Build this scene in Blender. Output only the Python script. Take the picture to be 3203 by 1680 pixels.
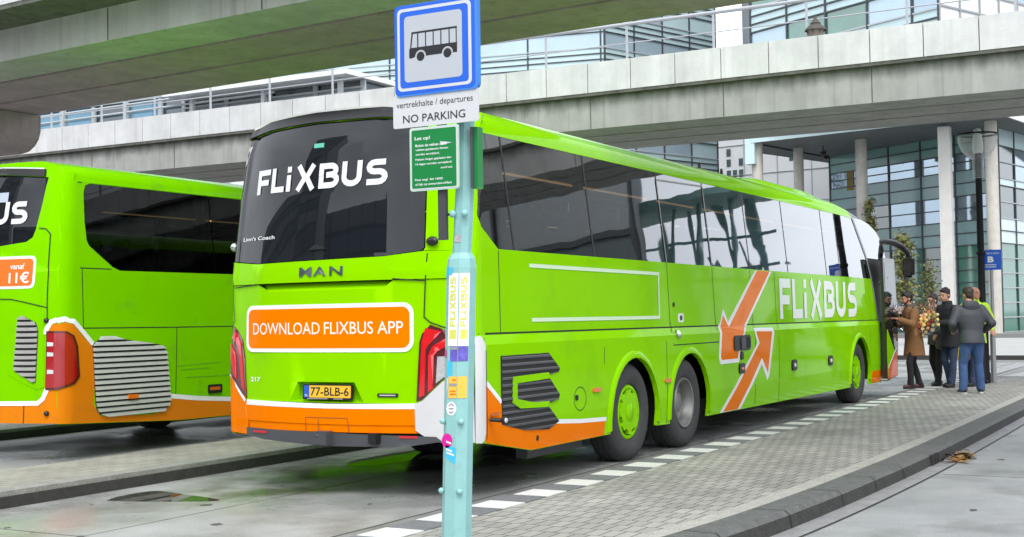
import bpy, bmesh, math, random
from math import sin, cos, pi, sqrt, radians as rad
from mathutils import Vector, Matrix
from mathutils.geometry import tessellate_polygon
random.seed(7)
scene = bpy.context.scene
for o in list(bpy.data.objects): bpy.data.objects.remove(o)
COL = scene.collection

# ---------------------------------------------------------------- camera
cd = bpy.data.cameras.new('camera'); cam = bpy.data.objects.new('camera', cd); COL.objects.link(cam)
cd.sensor_width = 36; cd.sensor_fit = 'HORIZONTAL'; cd.lens = 45.53; cd.clip_start = .1; cd.clip_end = 3000
yaw, pitch, roll = 0.50889, 0.03771, -0.01565
_f = Vector((cos(pitch)*cos(yaw), cos(pitch)*sin(yaw), sin(pitch)))
_r = Vector((sin(yaw), -cos(yaw), 0)); _u = _r.cross(_f)
_r2 = cos(roll)*_r + sin(roll)*_u; _u2 = -sin(roll)*_r + cos(roll)*_u
mw = Matrix(((_r2.x, _u2.x, -_f.x, -8.945), (_r2.y, _u2.y, -_f.y, -5.451), (_r2.z, _u2.z, -_f.z, 1.505), (0, 0, 0, 1)))
cam.matrix_world = mw
scene.camera = cam
# ---------------------------------------------------------------- sky, sun, exposure
SUN_EL, SUN_AZ = rad(52), rad(215)         # azimuth of the direction towards the sun, from +x counter-clockwise
W = bpy.data.worlds.new('World'); scene.world = W; W.use_nodes = True
nt = W.node_tree; nt.nodes.clear()
out = nt.nodes.new('ShaderNodeOutputWorld'); bg = nt.nodes.new('ShaderNodeBackground')
sky = nt.nodes.new('ShaderNodeTexSky'); sky.sky_type = 'NISHITA'; sky.sun_disc = False
sky.sun_elevation = SUN_EL; sky.sun_rotation = pi/2 - SUN_AZ
sky.dust_density = 6; sky.air_density = 1.2; sky.ozone_density = 1
hs = nt.nodes.new('ShaderNodeHueSaturation'); hs.inputs['Saturation'].default_value = .22; hs.inputs['Value'].default_value = 1.0
tc = nt.nodes.new('ShaderNodeTexCoord'); mp = nt.nodes.new('ShaderNodeMapping'); mp.inputs['Scale'].default_value = (1, 1, 2.5)
nz = nt.nodes.new('ShaderNodeTexNoise'); nz.inputs['Scale'].default_value = 2.2; nz.inputs['Detail'].default_value = 6
rp = nt.nodes.new('ShaderNodeMapRange'); rp.inputs[1].default_value = .3; rp.inputs[2].default_value = .7; rp.inputs[3].default_value = .72; rp.inputs[4].default_value = 1.22
mx = nt.nodes.new('ShaderNodeMix'); mx.data_type = 'RGBA'; mx.blend_type = 'MULTIPLY'; mx.inputs[0].default_value = 1
flat = nt.nodes.new('ShaderNodeMix'); flat.data_type = 'RGBA'; flat.inputs[0].default_value = .62     # thick overcast evens the dome out
flat.inputs[7].default_value = (12.5, 13.2, 14.2, 1)
L_ = nt.links.new
L_(sky.outputs[0], hs.inputs['Color']); L_(hs.outputs[0], flat.inputs[6]); L_(flat.outputs[2], mx.inputs[6])
L_(tc.outputs['Generated'], mp.inputs[0]); L_(mp.outputs[0], nz.inputs[0]); L_(nz.outputs[0], rp.inputs[0]); L_(rp.outputs[0], mx.inputs[7])
L_(mx.outputs[2], bg.inputs[0]); L_(bg.outputs[0], out.inputs[0]); bg.inputs[1].default_value = .12
sl = bpy.data.lights.new('sun', 'SUN'); sl.energy = .9; sl.angle = rad(18); sl.color = (1, .96, .9)
so = bpy.data.objects.new('sun', sl); COL.objects.link(so)
sd = Vector((cos(SUN_EL)*cos(SUN_AZ), cos(SUN_EL)*sin(SUN_AZ), sin(SUN_EL)))
so.rotation_euler = sd.to_track_quat('Z', 'Y').to_euler(); so.location = (0, 0, 60)
vs = scene.view_settings; vs.view_transform = 'Standard'; vs.look = 'None'; vs.exposure = 0.62; vs.gamma = 1
scene.render.engine = 'CYCLES'
try: scene.cycles.max_bounces = 8; scene.cycles.transparent_max_bounces = 16
except Exception: pass

# ---------------------------------------------------------------- materials
MATS = {}
def M(name, col, rough=.5, metal=0., var=0., vs=3., vz=1., bump=0., bs=60., coat=0., spec=.5, dirt=None, ds=1.2, dlo=.5, dhi=.75, rvar=0., emit=None, alpha=1., trans=0., ior=1.5, tint=None, grain=0.):
    if name in MATS: return MATS[name]
    m = bpy.data.materials.new(name); m.use_nodes = True; n = m.node_tree; b = n.nodes['Principled BSDF']
    c4 = (col[0], col[1], col[2], 1)
    b.inputs['Base Color'].default_value = c4; b.inputs['Roughness'].default_value = rough; b.inputs['Metallic'].default_value = metal
    b.inputs['Specular IOR Level'].default_value = spec; b.inputs['IOR'].default_value = ior
    if tint: b.inputs['Specular Tint'].default_value = (*tint, 1)
    if coat: b.inputs['Coat Weight'].default_value = coat; b.inputs['Coat Roughness'].default_value = .04
    if trans: b.inputs['Transmission Weight'].default_value = trans
    if alpha < 1: b.inputs['Alpha'].default_value = alpha
    if emit: b.inputs['Emission Color'].default_value = (*emit[:3], 1); b.inputs['Emission Strength'].default_value = emit[3]
    L = n.links.new; src = None
    if var or bump or dirt or rvar or grain:
        t = n.nodes.new('ShaderNodeTexCoord'); mp = n.nodes.new('ShaderNodeMapping'); mp.inputs['Scale'].default_value = (1, 1, vz)
        L(t.outputs['Object'], mp.inputs[0])
    if var:
        nz = n.nodes.new('ShaderNodeTexNoise'); nz.inputs['Scale'].default_value = vs; nz.inputs['Detail'].default_value = 12; nz.inputs['Roughness'].default_value = .68
        L(mp.outputs[0], nz.inputs[0])
        mr = n.nodes.new('ShaderNodeMapRange'); mr.inputs[1].default_value = .25; mr.inputs[2].default_value = .75; mr.inputs[3].default_value = 1-var; mr.inputs[4].default_value = 1+var
        L(nz.outputs[0], mr.inputs[0])
        mx = n.nodes.new('ShaderNodeMix'); mx.data_type = 'RGBA'; mx.blend_type = 'MULTIPLY'; mx.inputs[0].default_value = 1; mx.inputs[6].default_value = c4
        L(mr.outputs[0], mx.inputs[7]); src = mx.outputs[2]
    if dirt:
        nz = n.nodes.new('ShaderNodeTexNoise'); nz.inputs['Scale'].default_value = ds; nz.inputs['Detail'].default_value = 7; nz.inputs['Roughness'].default_value = .6
        L(mp.outputs[0], nz.inputs[0])
        mr = n.nodes.new('ShaderNodeMapRange'); mr.inputs[1].default_value = dlo; mr.inputs[2].default_value = dhi
        L(nz.outputs[0], mr.inputs[0])
        mx = n.nodes.new('ShaderNodeMix'); mx.data_type = 'RGBA'; mx.inputs[7].default_value = (*dirt, 1)
        if src: L(src, mx.inputs[6])
        else: mx.inputs[6].default_value = c4
        L(mr.outputs[0], mx.inputs[0]); src = mx.outputs[2]
    if grain:
        nz = n.nodes.new('ShaderNodeTexNoise'); nz.inputs['Scale'].default_value = 75; nz.inputs['Detail'].default_value = 3
        L(mp.outputs[0], nz.inputs[0])
        mr = n.nodes.new('ShaderNodeMapRange'); mr.inputs[1].default_value = .3; mr.inputs[2].default_value = .7; mr.inputs[3].default_value = 1-grain; mr.inputs[4].default_value = 1+grain
        L(nz.outputs[0], mr.inputs[0]); mx = n.nodes.new('ShaderNodeMix'); mx.data_type = 'RGBA'; mx.blend_type = 'MULTIPLY'; mx.inputs[0].default_value = 1
        if src: L(src, mx.inputs[6])
        else: mx.inputs[6].default_value = c4
        L(mr.outputs[0], mx.inputs[7]); src = mx.outputs[2]
    if src: L(src, b.inputs['Base Color'])
    if rvar:
        nz = n.nodes.new('ShaderNodeTexNoise'); nz.inputs['Scale'].default_value = .55; nz.inputs['Detail'].default_value = 5
        L(mp.outputs[0], nz.inputs[0])
        mr = n.nodes.new('ShaderNodeMapRange'); mr.inputs[1].default_value = .42; mr.inputs[2].default_value = .62; mr.inputs[3].default_value = rough-rvar; mr.inputs[4].default_value = rough
        L(nz.outputs[0], mr.inputs[0]); L(mr.outputs[0], b.inputs['Roughness'])
    if bump:
        nz = n.nodes.new('ShaderNodeTexNoise'); nz.inputs['Scale'].default_value = bs; nz.inputs['Detail'].default_value = 4
        L(mp.outputs[0], nz.inputs[0]); bp = n.nodes.new('ShaderNodeBump'); bp.inputs['Strength'].default_value = bump; bp.inputs['Distance'].default_value = .02
        L(nz.outputs[0], bp.inputs['Height']); L(bp.outputs[0], b.inputs['Normal'])
    MATS[name] = m; return m

def glass_mat(name, tint, ior=1.9, wob=.0, wscale=.9, thru=.22, layers=1):
    m = bpy.data.materials.new(name); m.use_nodes = True; n = m.node_tree; n.nodes.clear(); L = n.links.new
    o = n.nodes.new('ShaderNodeOutputMaterial'); mix = n.nodes.new('ShaderNodeMixShader'); tr = n.nodes.new('ShaderNodeBsdfTransparent'); gl = n.nodes.new('ShaderNodeBsdfGlossy')
    tr.inputs[0].default_value = (tint[0]*thru, tint[1]*thru, tint[2]*thru, 1); gl.inputs[0].default_value = (.95, .97, 1, 1); gl.inputs['Roughness'].default_value = .015
    fr = n.nodes.new('ShaderNodeFresnel'); fr.inputs[0].default_value = ior
    if wob:
        t = n.nodes.new('ShaderNodeTexCoord'); nz = n.nodes.new('ShaderNodeTexNoise'); nz.inputs['Scale'].default_value = wscale; nz.inputs['Detail'].default_value = 1.5
        bp = n.nodes.new('ShaderNodeBump'); bp.inputs['Strength'].default_value = wob; bp.inputs['Distance'].default_value = .05
        L(t.outputs['Object'], nz.inputs[0]); L(nz.outputs[0], bp.inputs['Height']); L(bp.outputs[0], gl.inputs['Normal'])
    fo = fr.outputs[0]
    if layers > 1:      # several coated panes: 1-(1-F)^n
        a = n.nodes.new('ShaderNodeMath'); a.operation = 'SUBTRACT'; a.inputs[0].default_value = 1; L(fo, a.inputs[1]); b = n.nodes.new('ShaderNodeMath'); b.operation = 'POWER'; b.inputs[1].default_value = layers; L(a.outputs[0], b.inputs[0])
        c = n.nodes.new('ShaderNodeMath'); c.operation = 'SUBTRACT'; c.inputs[0].default_value = 1; L(b.outputs[0], c.inputs[1]); fo = c.outputs[0]
    L(fo, mix.inputs[0]); L(tr.outputs[0], mix.inputs[1]); L(gl.outputs[0], mix.inputs[2]); L(mix.outputs[0], o.inputs[0])
    MATS[name] = m; return m

GREEN = M('lime_paint', (.235, .60, .0), .06, spec=.16, dirt=(.17, .42, .01), ds=1.3, dlo=.55, dhi=.95, bump=.02, bs=1.1, var=.03, vs=1.5, tint=(.45, 1, .03), ior=1.3)
GREEN2 = M('lime_paint_dull', (.185, .57, .0), .14, spec=.15, dirt=(.11, .33, .02), ds=2.2, dlo=.58, dhi=.9, var=.05, vs=1.2, tint=(.4, 1, .03), ior=1.3)
ORANGE = M('orange_paint', (.80, .18, .0), .08, spec=.13, var=.05, vs=2, tint=(1, .45, .05), ior=1.3)
ORANGE_D = M('scuffed_orange', (.70, .20, .005), .3, tint=(1, .5, .1), var=.08, vs=3, dirt=(.45, .16, .05), ds=9, dlo=.6, dhi=.8)
WHITE = M('white_vinyl', (.82, .82, .82), .4)
WHITEP = M('white_paint', (.72, .73, .74), .35, coat=.4, var=.03)
BLACK = M('black_plastic', (.012, .012, .013), .35)
SEAM = M('panel_gap', (.012, .02, .006), .8)
DARK = M('dark_underbody', (.012, .012, .012), .8)
GREYP = M('grey_bumper', (.06, .063, .07), .45, var=.1)
RUBBER = M('tyre_rubber', (.042, .042, .044), .75, var=.25, vs=10, bump=.25, bs=40)
STEEL = M('wheel_steel', (.24, .24, .23), .5, metal=.6, var=.15, vs=6)
CHROME = M('chrome', (.60, .61, .65), .10, metal=1)
SILVER = M('louver_silver', (.60, .60, .58), .42, metal=.35, var=.08, vs=8)
GREYL = M('louver_grey', (.36, .35, .33), .45, metal=.3, var=.1, vs=8)
LOUV = M('louver_black', (.045, .046, .05), .3)
RED = M('tail_red', (.62, .004, .008), .12, coat=1)
DRED = M('tail_dark_red', (.09, .006, .010), .15, coat=1)
CLEAR = M('tail_clear', (.42, .42, .43), .18, coat=1, var=.25, vs=40)
AMBER = M('amber_lens', (.75, .17, .01), .15, coat=1)
RGLASS = M('rear_glass', (.008, .010, .013), .02, spec=.5, ior=1.52)
BGLASS = glass_mat('tinted_glass', (.75, .85, .85), 1.60, .11, .9, .30, 2.4)
DGLASS = glass_mat('dark_tinted_glass', (.6, .75, .75), 1.38, .04, 1.1, .10)
SEATM = M('seat_fabric', (.05, .052, .056), .9, var=.2, vs=12)
YPLATE = M('plate_yellow', (.80, .46, .03), .35, var=.03)
BLUE = M('sign_blue', (.016, .115, .62), .3, coat=.4, var=.04)
BLUED = M('plate_blue', (.02, .09, .45), .4)
SIGNW = M('sign_white', (.58, .59, .61), .35, coat=.3, var=.03); SIGNP = M('sign_panel_grey', (.44, .47, .51), .3, coat=.3, var=.04, vs=2)
SIGNG = M('sign_green', (.006, .20, .045), .3, coat=.4, var=.04)
TEAL = M('teal_post_paint', (.245, .485, .475), .5, var=.09, vs=7, bump=.08, bs=30, dirt=(.30, .33, .28), ds=11, dlo=.6, dhi=.8)
INK = M('black_ink', (.012, .012, .014), .5)
PINK = M('pink_sticker', (.62, .01, .30), .4); CYAN = M('cyan_sticker', (.05, .48, .76), .4); YEL = M('yellow_sticker', (.80, .50, .06), .4)
PURP = M('purple_sticker', (.13, .10, .48), .4, var=.5, vs=30); LIMEY = M('yellow_lettering', (.62, .62, .12), .5)

# ---------------------------------------------------------------- object helpers
ORG = {}
XF = [Vector((0, 0, 0))]
def tag(o, label=None, cat=None, group=None, kind=None):
    if label: o['label'] = label
    if cat: o['category'] = cat
    if group: o['group'] = group
    if kind: o['kind'] = kind
    return o
def thing(name, label, cat, loc, group=None):
    o = bpy.data.objects.new(name, None); COL.objects.link(o); o.location = loc; o.empty_display_size = .3
    ORG[o] = Vector(loc); tag(o, label, cat, group); return o
def link(name, me, mat, parent=None, loc=None):
    """mesh in world coordinates -> object; origin at the thing's base"""
    if mat is not None:
        for m in (mat if isinstance(mat, (list, tuple)) else [mat]): me.materials.append(m)
    o = bpy.data.objects.new(name, me); COL.objects.link(o)
    if parent is not None:
        org = ORG[parent]; o.parent = parent
    else:
        if loc is None:
            xs = [v.co for v in me.vertices]
            loc = Vector(((min(c.x for c in xs)+max(c.x for c in xs))/2, (min(c.y for c in xs)+max(c.y for c in xs))/2, min(c.z for c in xs)))
        org = Vector(loc); o.location = org
    me.transform(Matrix.Translation(-org)); ORG[o] = org
    return o
class MB:
    def __init__(s): s.v = []; s.f = []; s.m = []; s.sm = []; s.cur = 0; s.X = None
    def add(s, vs, fs, smooth=False):
        b = len(s.v)
        for v in vs:
            v = Vector(v)
            if s.X is not None: v = s.X @ v
            s.v.append(v)
        for f in fs: s.f.append([b+i for i in f]); s.m.append(s.cur); s.sm.append(smooth)
    def box(s, c, d, rot=None):
        x, y, z = d[0]/2, d[1]/2, d[2]/2
        vs = [Vector((sx*x, sy*y, sz*z)) for sx in (-1, 1) for sy in (-1, 1) for sz in (-1, 1)]
        if rot is not None: vs = [rot @ v for v in vs]
        s.add([v+Vector(c) for v in vs], [(0, 1, 3, 2), (4, 6, 7, 5), (0, 4, 5, 1), (2, 3, 7, 6), (0, 2, 6, 4), (1, 5, 7, 3)])
    def bb(s, a, b): s.box([(a[i]+b[i])/2 for i in range(3)], [abs(b[i]-a[i]) for i in range(3)])
    def bar(s, p, q, w, h, up=(0, 0, 1)):
        p = Vector(p); q = Vector(q); d = (q-p); L = d.length; d.normalize(); a = d.cross(Vector(up))
        if a.length < 1e-5: a = d.cross(Vector((1, 0, 0)))
        a.normalize(); b = a.cross(d)
        vs = [c + sx*a*w/2 + sy*b*h/2 for c in (p, q) for sx, sy in ((-1, -1), (1, -1), (1, 1), (-1, 1))]
        s.add(vs, [(0, 1, 2, 3), (7, 6, 5, 4), (0, 4, 5, 1), (1, 5, 6, 2), (2, 6, 7, 3), (3, 7, 4, 0)])
    def tube(s, pts, r, n=10, cap=True):
        pts = [Vector(p) for p in pts]; rr = r if isinstance(r, (list, tuple)) else [r]*len(pts); rings = []; ref = None; b0 = 0; vs = []; fs = []
        for i, p in enumerate(pts):
            d = (pts[min(i+1, len(pts)-1)]-pts[max(i-1, 0)]).normalized()
            if ref is None:
                ref = d.cross(Vector((0, 0, 1)));
                if ref.length < 1e-3: ref = Vector((1, 0, 0))
                ref.normalize()
            a = (ref - d*ref.dot(d)).normalized(); ref = a; b = d.cross(a)
            vs += [p + rr[i]*(cos(2*pi*k/n)*a + sin(2*pi*k/n)*b) for k in range(n)]
        for i in range(len(pts)-1):
            for k in range(n): fs.append((i*n+k, i*n+(k+1) % n, (i+1)*n+(k+1) % n, (i+1)*n+k))
        if cap: fs.append(tuple(range(n))[::-1]); fs.append(tuple((len(pts)-1)*n+k for k in range(n)))
        s.add(vs, fs, True)
    def lathe(s, prof, c=(0, 0, 0), axis='z', n=32, sgn=1):
        """prof: (r, h) pairs along the axis"""
        vs = []; fs = []
        for r, h in prof:
            for k in range(n):
                a = 2*pi*k/n
                if axis == 'z': vs.append(Vector(c)+Vector((r*cos(a), r*sin(a), h)))
                else: vs.append(Vector(c)+Vector((r*cos(a), sgn*h, r*sin(a))))
        for i in range(len(prof)-1):
            for k in range(n): fs.append((i*n+k, i*n+(k+1) % n, (i+1)*n+(k+1) % n, (i+1)*n+k))
        s.add(vs, fs, True)
    def sphere(s, c, r, n=12, m=8, sc=(1, 1, 1)):
        prof = []; vs = []; fs = []
        for i in range(m+1):
            t = pi*i/m - pi/2
            for k in range(n): a = 2*pi*k/n; vs.append(Vector(c)+Vector((r*sc[0]*cos(t)*cos(a), r*sc[1]*cos(t)*sin(a), r*sc[2]*sin(t))))
        for i in range(m):
            for k in range(n): fs.append((i*n+k, i*n+(k+1) % n, (i+1)*n+(k+1) % n, (i+1)*n+k))
        s.add(vs, fs, True)
    def prism(s, poly, fn, th):
        """poly in 2D, fn(u, v, w) -> point"""
        n = len(poly); tri = tessellate_polygon([[Vector((a, b, 0)) for a, b in poly]])
        vs = [fn(a, b, 0) for a, b in poly]+[fn(a, b, th) for a, b in poly]
        fs = [tuple(t) for t in tri]+[tuple(n+i for i in t[::-1]) for t in tri]+[(i, (i+1) % n, n+(i+1) % n, n+i) for i in range(n)]
        s.add(vs, fs)
    def build(s, name, mat, parent=None, loc=None, bevel=0):
        me = bpy.data.meshes.new(name); me.from_pydata([v+XF[0] for v in s.v], [], s.f)
        if bevel or True:
            bm = bmesh.new(); bm.from_mesh(me)
            if bevel:
                for f, sm in zip(bm.faces, s.sm): f.smooth = sm
                bmesh.ops.bevel(bm, geom=[e for e in bm.edges if len(e.link_faces) == 2 and e.calc_face_angle(0) > .6], offset=bevel, segments=2, affect='EDGES', clamp_overlap=True)
            bmesh.ops.recalc_face_normals(bm, faces=bm.faces)
            if not bevel:
                for f, sm, mi in zip(bm.faces, s.sm, s.m): f.smooth = sm; f.material_index = mi
                for e in bm.edges:
                    if len(e.link_faces) == 2 and e.calc_face_angle(0) > .7: e.smooth = False
            bm.to_mesh(me); bm.free()
        return link(name, me, mat, parent, loc)

# ---------------------------------------------------------------- conforming plates, ribbons, lettering
def plate(name, poly, mapf, off, mat, parent, holes=(), th=.012, uc=(), vc=(), sharpv=False, smooth=True):
    loops = [list(poly)]+[list(h) for h in holes]
    flat = [Vector((a, b, 0)) for l in loops for a, b in l]
    tris = tessellate_polygon([[Vector((a, b, 0)) for a, b in l] for l in loops])
    bm = bmesh.new(); vs = [bm.verts.new(v) for v in flat]
    for t in tris:
        try: bm.faces.new([vs[i] for i in t])
        except Exception: pass
    us = [v.x for v in flat]; zs = [v.y for v in flat]
    for c in uc:
        if min(us)+1e-3 < c < max(us)-1e-3: bmesh.ops.bisect_plane(bm, geom=bm.verts[:]+bm.edges[:]+bm.faces[:], plane_co=(c, 0, 0), plane_no=(1, 0, 0))
    for c in vc:
        if min(zs)+1e-3 < c < max(zs)-1e-3: bmesh.ops.bisect_plane(bm, geom=bm.verts[:]+bm.edges[:]+bm.faces[:], plane_co=(0, c, 0), plane_no=(0, 1, 0))
    for f in bm.faces: f.smooth = smooth
    bed = [e for e in bm.edges if e.is_boundary]
    for e in bed: e.smooth = False
    if sharpv:
        for e in bm.edges:
            if abs(e.verts[0].co.y-e.verts[1].co.y) < 1e-4 and any(abs(e.verts[0].co.y-c) < 1e-4 for c in vc): e.smooth = False
    uv = {v: (v.co.x, v.co.y, off) for v in bm.verts}
    if th:
        low = {}
        for e in bed:
            for v in e.verts:
                if v not in low: low[v] = bm.verts.new(v.co)
        for v, w in low.items(): uv[w] = (v.co.x, v.co.y, off-th)
        for e in bed:
            f = bm.faces.new((e.verts[0], e.verts[1], low[e.verts[1]], low[e.verts[0]])); f.smooth = False
    for v, (a, b, c) in uv.items(): v.co = Vector(mapf(a, b, c))+XF[0]
    bmesh.ops.recalc_face_normals(bm, faces=bm.faces)
    ua, va = sum(us)/len(us), sum(zs)/len(zs); od = Vector(mapf(ua, va, off+.01))-Vector(mapf(ua, va, off))      # outward side
    bm.normal_update(); tops = [f for f in bm.faces if all(abs(uv[v][2]-off) < 1e-6 for v in f.verts)]
    if sum(f.normal.dot(od)*f.calc_area() for f in tops) < 0: bmesh.ops.reverse_faces(bm, faces=bm.faces)
    me = bpy.data.meshes.new(name); bm.to_mesh(me); bm.free()
    return link(name, me, mat, parent)
def ribbon2d(path, w, closed=False):
    n = len(path); L = []; R = []
    P = [Vector(p) for p in path]
    for i in range(n):
        a = P[i-1] if (i > 0 or closed) else None; b = P[(i+1) % n] if (i < n-1 or closed) else None
        d1 = (P[i]-a).normalized() if a is not None else None; d2 = (b-P[i]).normalized() if b is not None else None
        if d1 is None: d1 = d2
        if d2 is None: d2 = d1
        n1 = Vector((-d1.y, d1.x)); n2 = Vector((-d2.y, d2.x)); m = (n1+n2)
        if m.length < 1e-4: m = n1
        m.normalize(); k = w/2/max(.45, m.dot(n1)); L.append(P[i]+m*k); R.append(P[i]-m*k)
    vs = L+R; fs = [(i, (i+1) % n, n+(i+1) % n, n+i) for i in range(n if closed else n-1)]
    return vs, fs
def subdiv(path, step, closed=False):
    out = []
    seq = path+[path[0]] if closed else path
    for a, b in zip(seq[:-1], seq[1:]):
        k = max(1, int(math.dist(a, b)/step))
        for i in range(k): out.append((a[0]+(b[0]-a[0])*i/k, a[1]+(b[1]-a[1])*i/k))
    if not closed: out.append(path[-1])
    return out
def ribbons(name, paths, w, mapf, off, mat, parent, tf=None, closed=False, step=.12, lift=.0007):
    mb = MB()
    for k, p in enumerate(paths):
        ww = w
        if isinstance(p, tuple) and not isinstance(p[0], (tuple, list)): pass
        pts = [tf(*q) for q in p] if tf else list(p)
        vs, fs = ribbon2d(subdiv(pts, step, closed), ww, closed)
        mb.add([mapf(v.x, v.y, off+lift*k) for v in vs], fs)
    return mb.build(name, mat, parent)
def arc(cx, cy, r, a0, a1, n=6): return [(cx+r*cos(rad(a0+(a1-a0)*i/n)), cy+r*sin(rad(a0+(a1-a0)*i/n))) for i in range(n+1)]
def rrect(u0, v0, u1, v1, r, n=5):
    return arc(u1-r, v1-r, r, 0, 90, n)+arc(u0+r, v1-r, r, 90, 180, n)+arc(u0+r, v0+r, r, 180, 270, n)+arc(u1-r, v0+r, r, 270, 360, n)
GL = {'F': ([[(.12, 0), (.12, .88), (.64, .88)], [(.12, .47), (.58, .47)]], .70), 'L': ([[(.12, 1), (.12, .12), (.60, .12)]], .67),
      'i': ([[(.12, 0), (.12, .66)], [(.12, .77), (.12, 1)]], .36), 'X': ([[(.14, 1), (.40, .5), (.14, 0)], [(.72, 1), (.47, .5), (.72, 0)]], .90),
      'B': ([[(.12, .5), (.12, .88)]+arc(.46, .70, .18, 90, -60, 6)+[(.3, .52)], [(.5, .53)]+arc(.48, .32, .2, 75, -90, 6)+[(.12, .12), (.12, .5)]], .82),
      'U': ([[(.12, 1)]+arc(.38, .38, .26, 180, 360, 8)+[(.64, 1)]], .82),
      'S': ([[(.66, .88), (.34, .88)]+arc(.32, .70, .18, 90, 270, 6)+[(.44, .52)]+arc(.46, .32, .2, 80, -90, 6)+[(.08, .12)]], .70)}
def logo(name, s, u0, v0, w, h, mapf, off, mat, parent, sgn=1, slant=0.):
    tot = sum(GL[c][1] for c in s); k = w/tot; x = 0; paths = []; mb = MB(); i = 0
    for c in s:
        for p in GL[c][0]:
            pts = [((x+a)*k, b*h) for a, b in p]
            # strokes keep an even thickness on both axes
            vs, fs = ribbon2d(subdiv(pts, .06), .225*min(k, h)*1.02)
            mb.add([mapf(u0+sgn*(v.x+slant*v.y), v0+v.y, off+.0008*(i % 4)) for v in vs], fs); i += 1
        x += GL[c][1]
    return mb.build(name, mat, parent)
_tc = {}
def text2d(s, bold=0.):
    key = (s, bold)
    if key not in _tc:
        cu = bpy.data.curves.new('lettering', 'FONT'); cu.body = s; cu.size = 1; cu.offset = bold; cu.resolution_u = 3
        ob = bpy.data.objects.new('lettering', cu); COL.objects.link(ob)
        dg = bpy.context.evaluated_depsgraph_get(); dg.update()
        me = bpy.data.meshes.new_from_object(ob.evaluated_get(dg))
        vs = [(v.co.x, v.co.y) for v in me.vertices]; fs = [tuple(p.vertices) for p in me.polygons]
        bpy.data.objects.remove(ob); bpy.data.curves.remove(cu); bpy.data.meshes.remove(me)
        _tc[key] = (vs, fs)
    return _tc[key]
def text(name, s, u0, v0, w, h, mapf, off, mat, parent, sgn=1, bold=0., tilt=0.):
    """lettering fitted into a box u0..u0+sgn*w, v0..v0+h"""
    vs, fs = text2d(s, bold)
    x0 = min(v[0] for v in vs); x1 = max(v[0] for v in vs); y0 = min(v[1] for v in vs); y1 = max(v[1] for v in vs)
    mb = MB(); mb.add([mapf(u0+sgn*w*(a-x0)/(x1-x0), v0+h*(b-y0)/(y1-y0)+tilt*w*(a-x0)/(x1-x0), off) for a, b in vs], fs)
    return mb.build(name, mat, parent)
def interp(x, xs, ys):
    if x <= xs[0]: return ys[0]
    for i in range(len(xs)-1):
        if x <= xs[i+1]: return ys[i]+(ys[i+1]-ys[i])*(x-xs[i])/(xs[i+1]-xs[i])
    return ys[-1]
def spans(poly, v):
    xs = []
    n = len(poly)
    for i in range(n):
        (a, b), (c, d) = poly[i], poly[(i+1) % n]
        if (b <= v < d) or (d <= v < b): xs.append(a+(c-a)*(v-b)/(d-b))
    xs.sort(); return list(zip(xs[::2], xs[1::2]))
def slats(name, poly, dz, mapf, off, mat, parent, z0=None, depth=.03, h=.6, gap=.015, ustep=.2):
    mb = MB(); zs = [p[1] for p in poly]; z = (z0 or min(zs))+dz*.5
    while z < max(zs):
        for a, b in spans(poly, z):
            if b-a < .05: continue
            prof = [(z-dz*h/2, depth), (z+dz*h*.2, depth*.75), (z+dz*h/2, 0), (z-dz*h/2, 0)]; rng = []
            for zz, d in prof:
                best = min(spans(poly, zz) or [(a, b)], key=lambda q: abs(q[0]-a)+abs(q[1]-b)); rng.append(best if abs(best[0]-a)+abs(best[1]-b) < .35 else (a, b))
            k = max(1, int((b-a)/ustep)); vs = []; fs = []
            for i in range(k+1):    # louvre profile: lower lip out, upper edge tucked in
                for (zz, d), (r0, r1) in zip(prof, rng): vs.append(mapf(r0+gap+(r1-r0-2*gap)*i/k, zz, off+d))
            for i in range(k):
                for j in range(4): fs.append((i*4+j, i*4+(j+1) % 4, (i+1)*4+(j+1) % 4, (i+1)*4+j))
            fs.append((0, 1, 2, 3)); fs.append((k*4+3, k*4+2, k*4+1, k*4))
            mb.add(vs, fs)
        z += dz
    return mb.build(name, mat, parent)
# ---------------------------------------------------------------- the coaches
class Bus:
    def __init__(s, W, b, rc, inset, lean): s.W, s.b, s.rc, s.ins, s.ln = W, b, rc, inset, lean
    def inset(s, z): return interp(z, *s.ins)
    def lean(s, z): return interp(z, *s.ln)
    def right(s, u, v, off):
        i = s.inset(v); xs = s.b+s.rc+s.lean(v)
        if u < xs:
            e = min(xs-u, s.rc*.999); q = sqrt(s.rc**2-e*e); return Vector((u-off*e/s.rc, i+s.rc-q-off*q/s.rc, v))
        return Vector((u, i-off, v))
    def left(s, u, v, off):
        p = s.right(u, v, off); return Vector((p.x, s.W-p.y, p.z))
    def _rx(s, y, v):
        i = s.inset(v); d = min(y, s.W-y)-i; t = min(abs(y-s.W/2)/(s.W/2-i-s.rc), 1.0)
        x = s.b*t**2.5+s.lean(v)
        if d < s.rc: x += s.rc-sqrt(max(0, s.rc**2-(s.rc-max(d, 0))**2))
        return x
    def rear(s, u, v, off):
        x = s._rx(u, v); h = .01; g = (s._rx(u+h, v)-s._rx(u-h, v))/(2*h); g = max(-3, min(3, g)); n = Vector((-1, g, -.35 if False else 0)).normalized()
        return Vector((x, u, v))+n*off
UC = [.02*i for i in range(3, 30)]
def RU(W): return [.03*i for i in range(1, 14)]+[.1*i for i in range(5, 24)]+[W-.03*i for i in range(1, 14)]
VC = [.6, 1.28, 1.36, 1.9, 2.1, 2.35, 2.6, 2.85, 3.05]

def arch(cx, cz, r, z0, n=14):
    a0 = math.acos(max(-1, min(1, (z0-cz)/r))); a = math.asin((z0-cz)/r)
    return [(cx-r*cos(a+(pi-2*a)*i/n), cz+r*sin(a+(pi-2*a)*i/n)) for i in range(n+1)]

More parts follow.
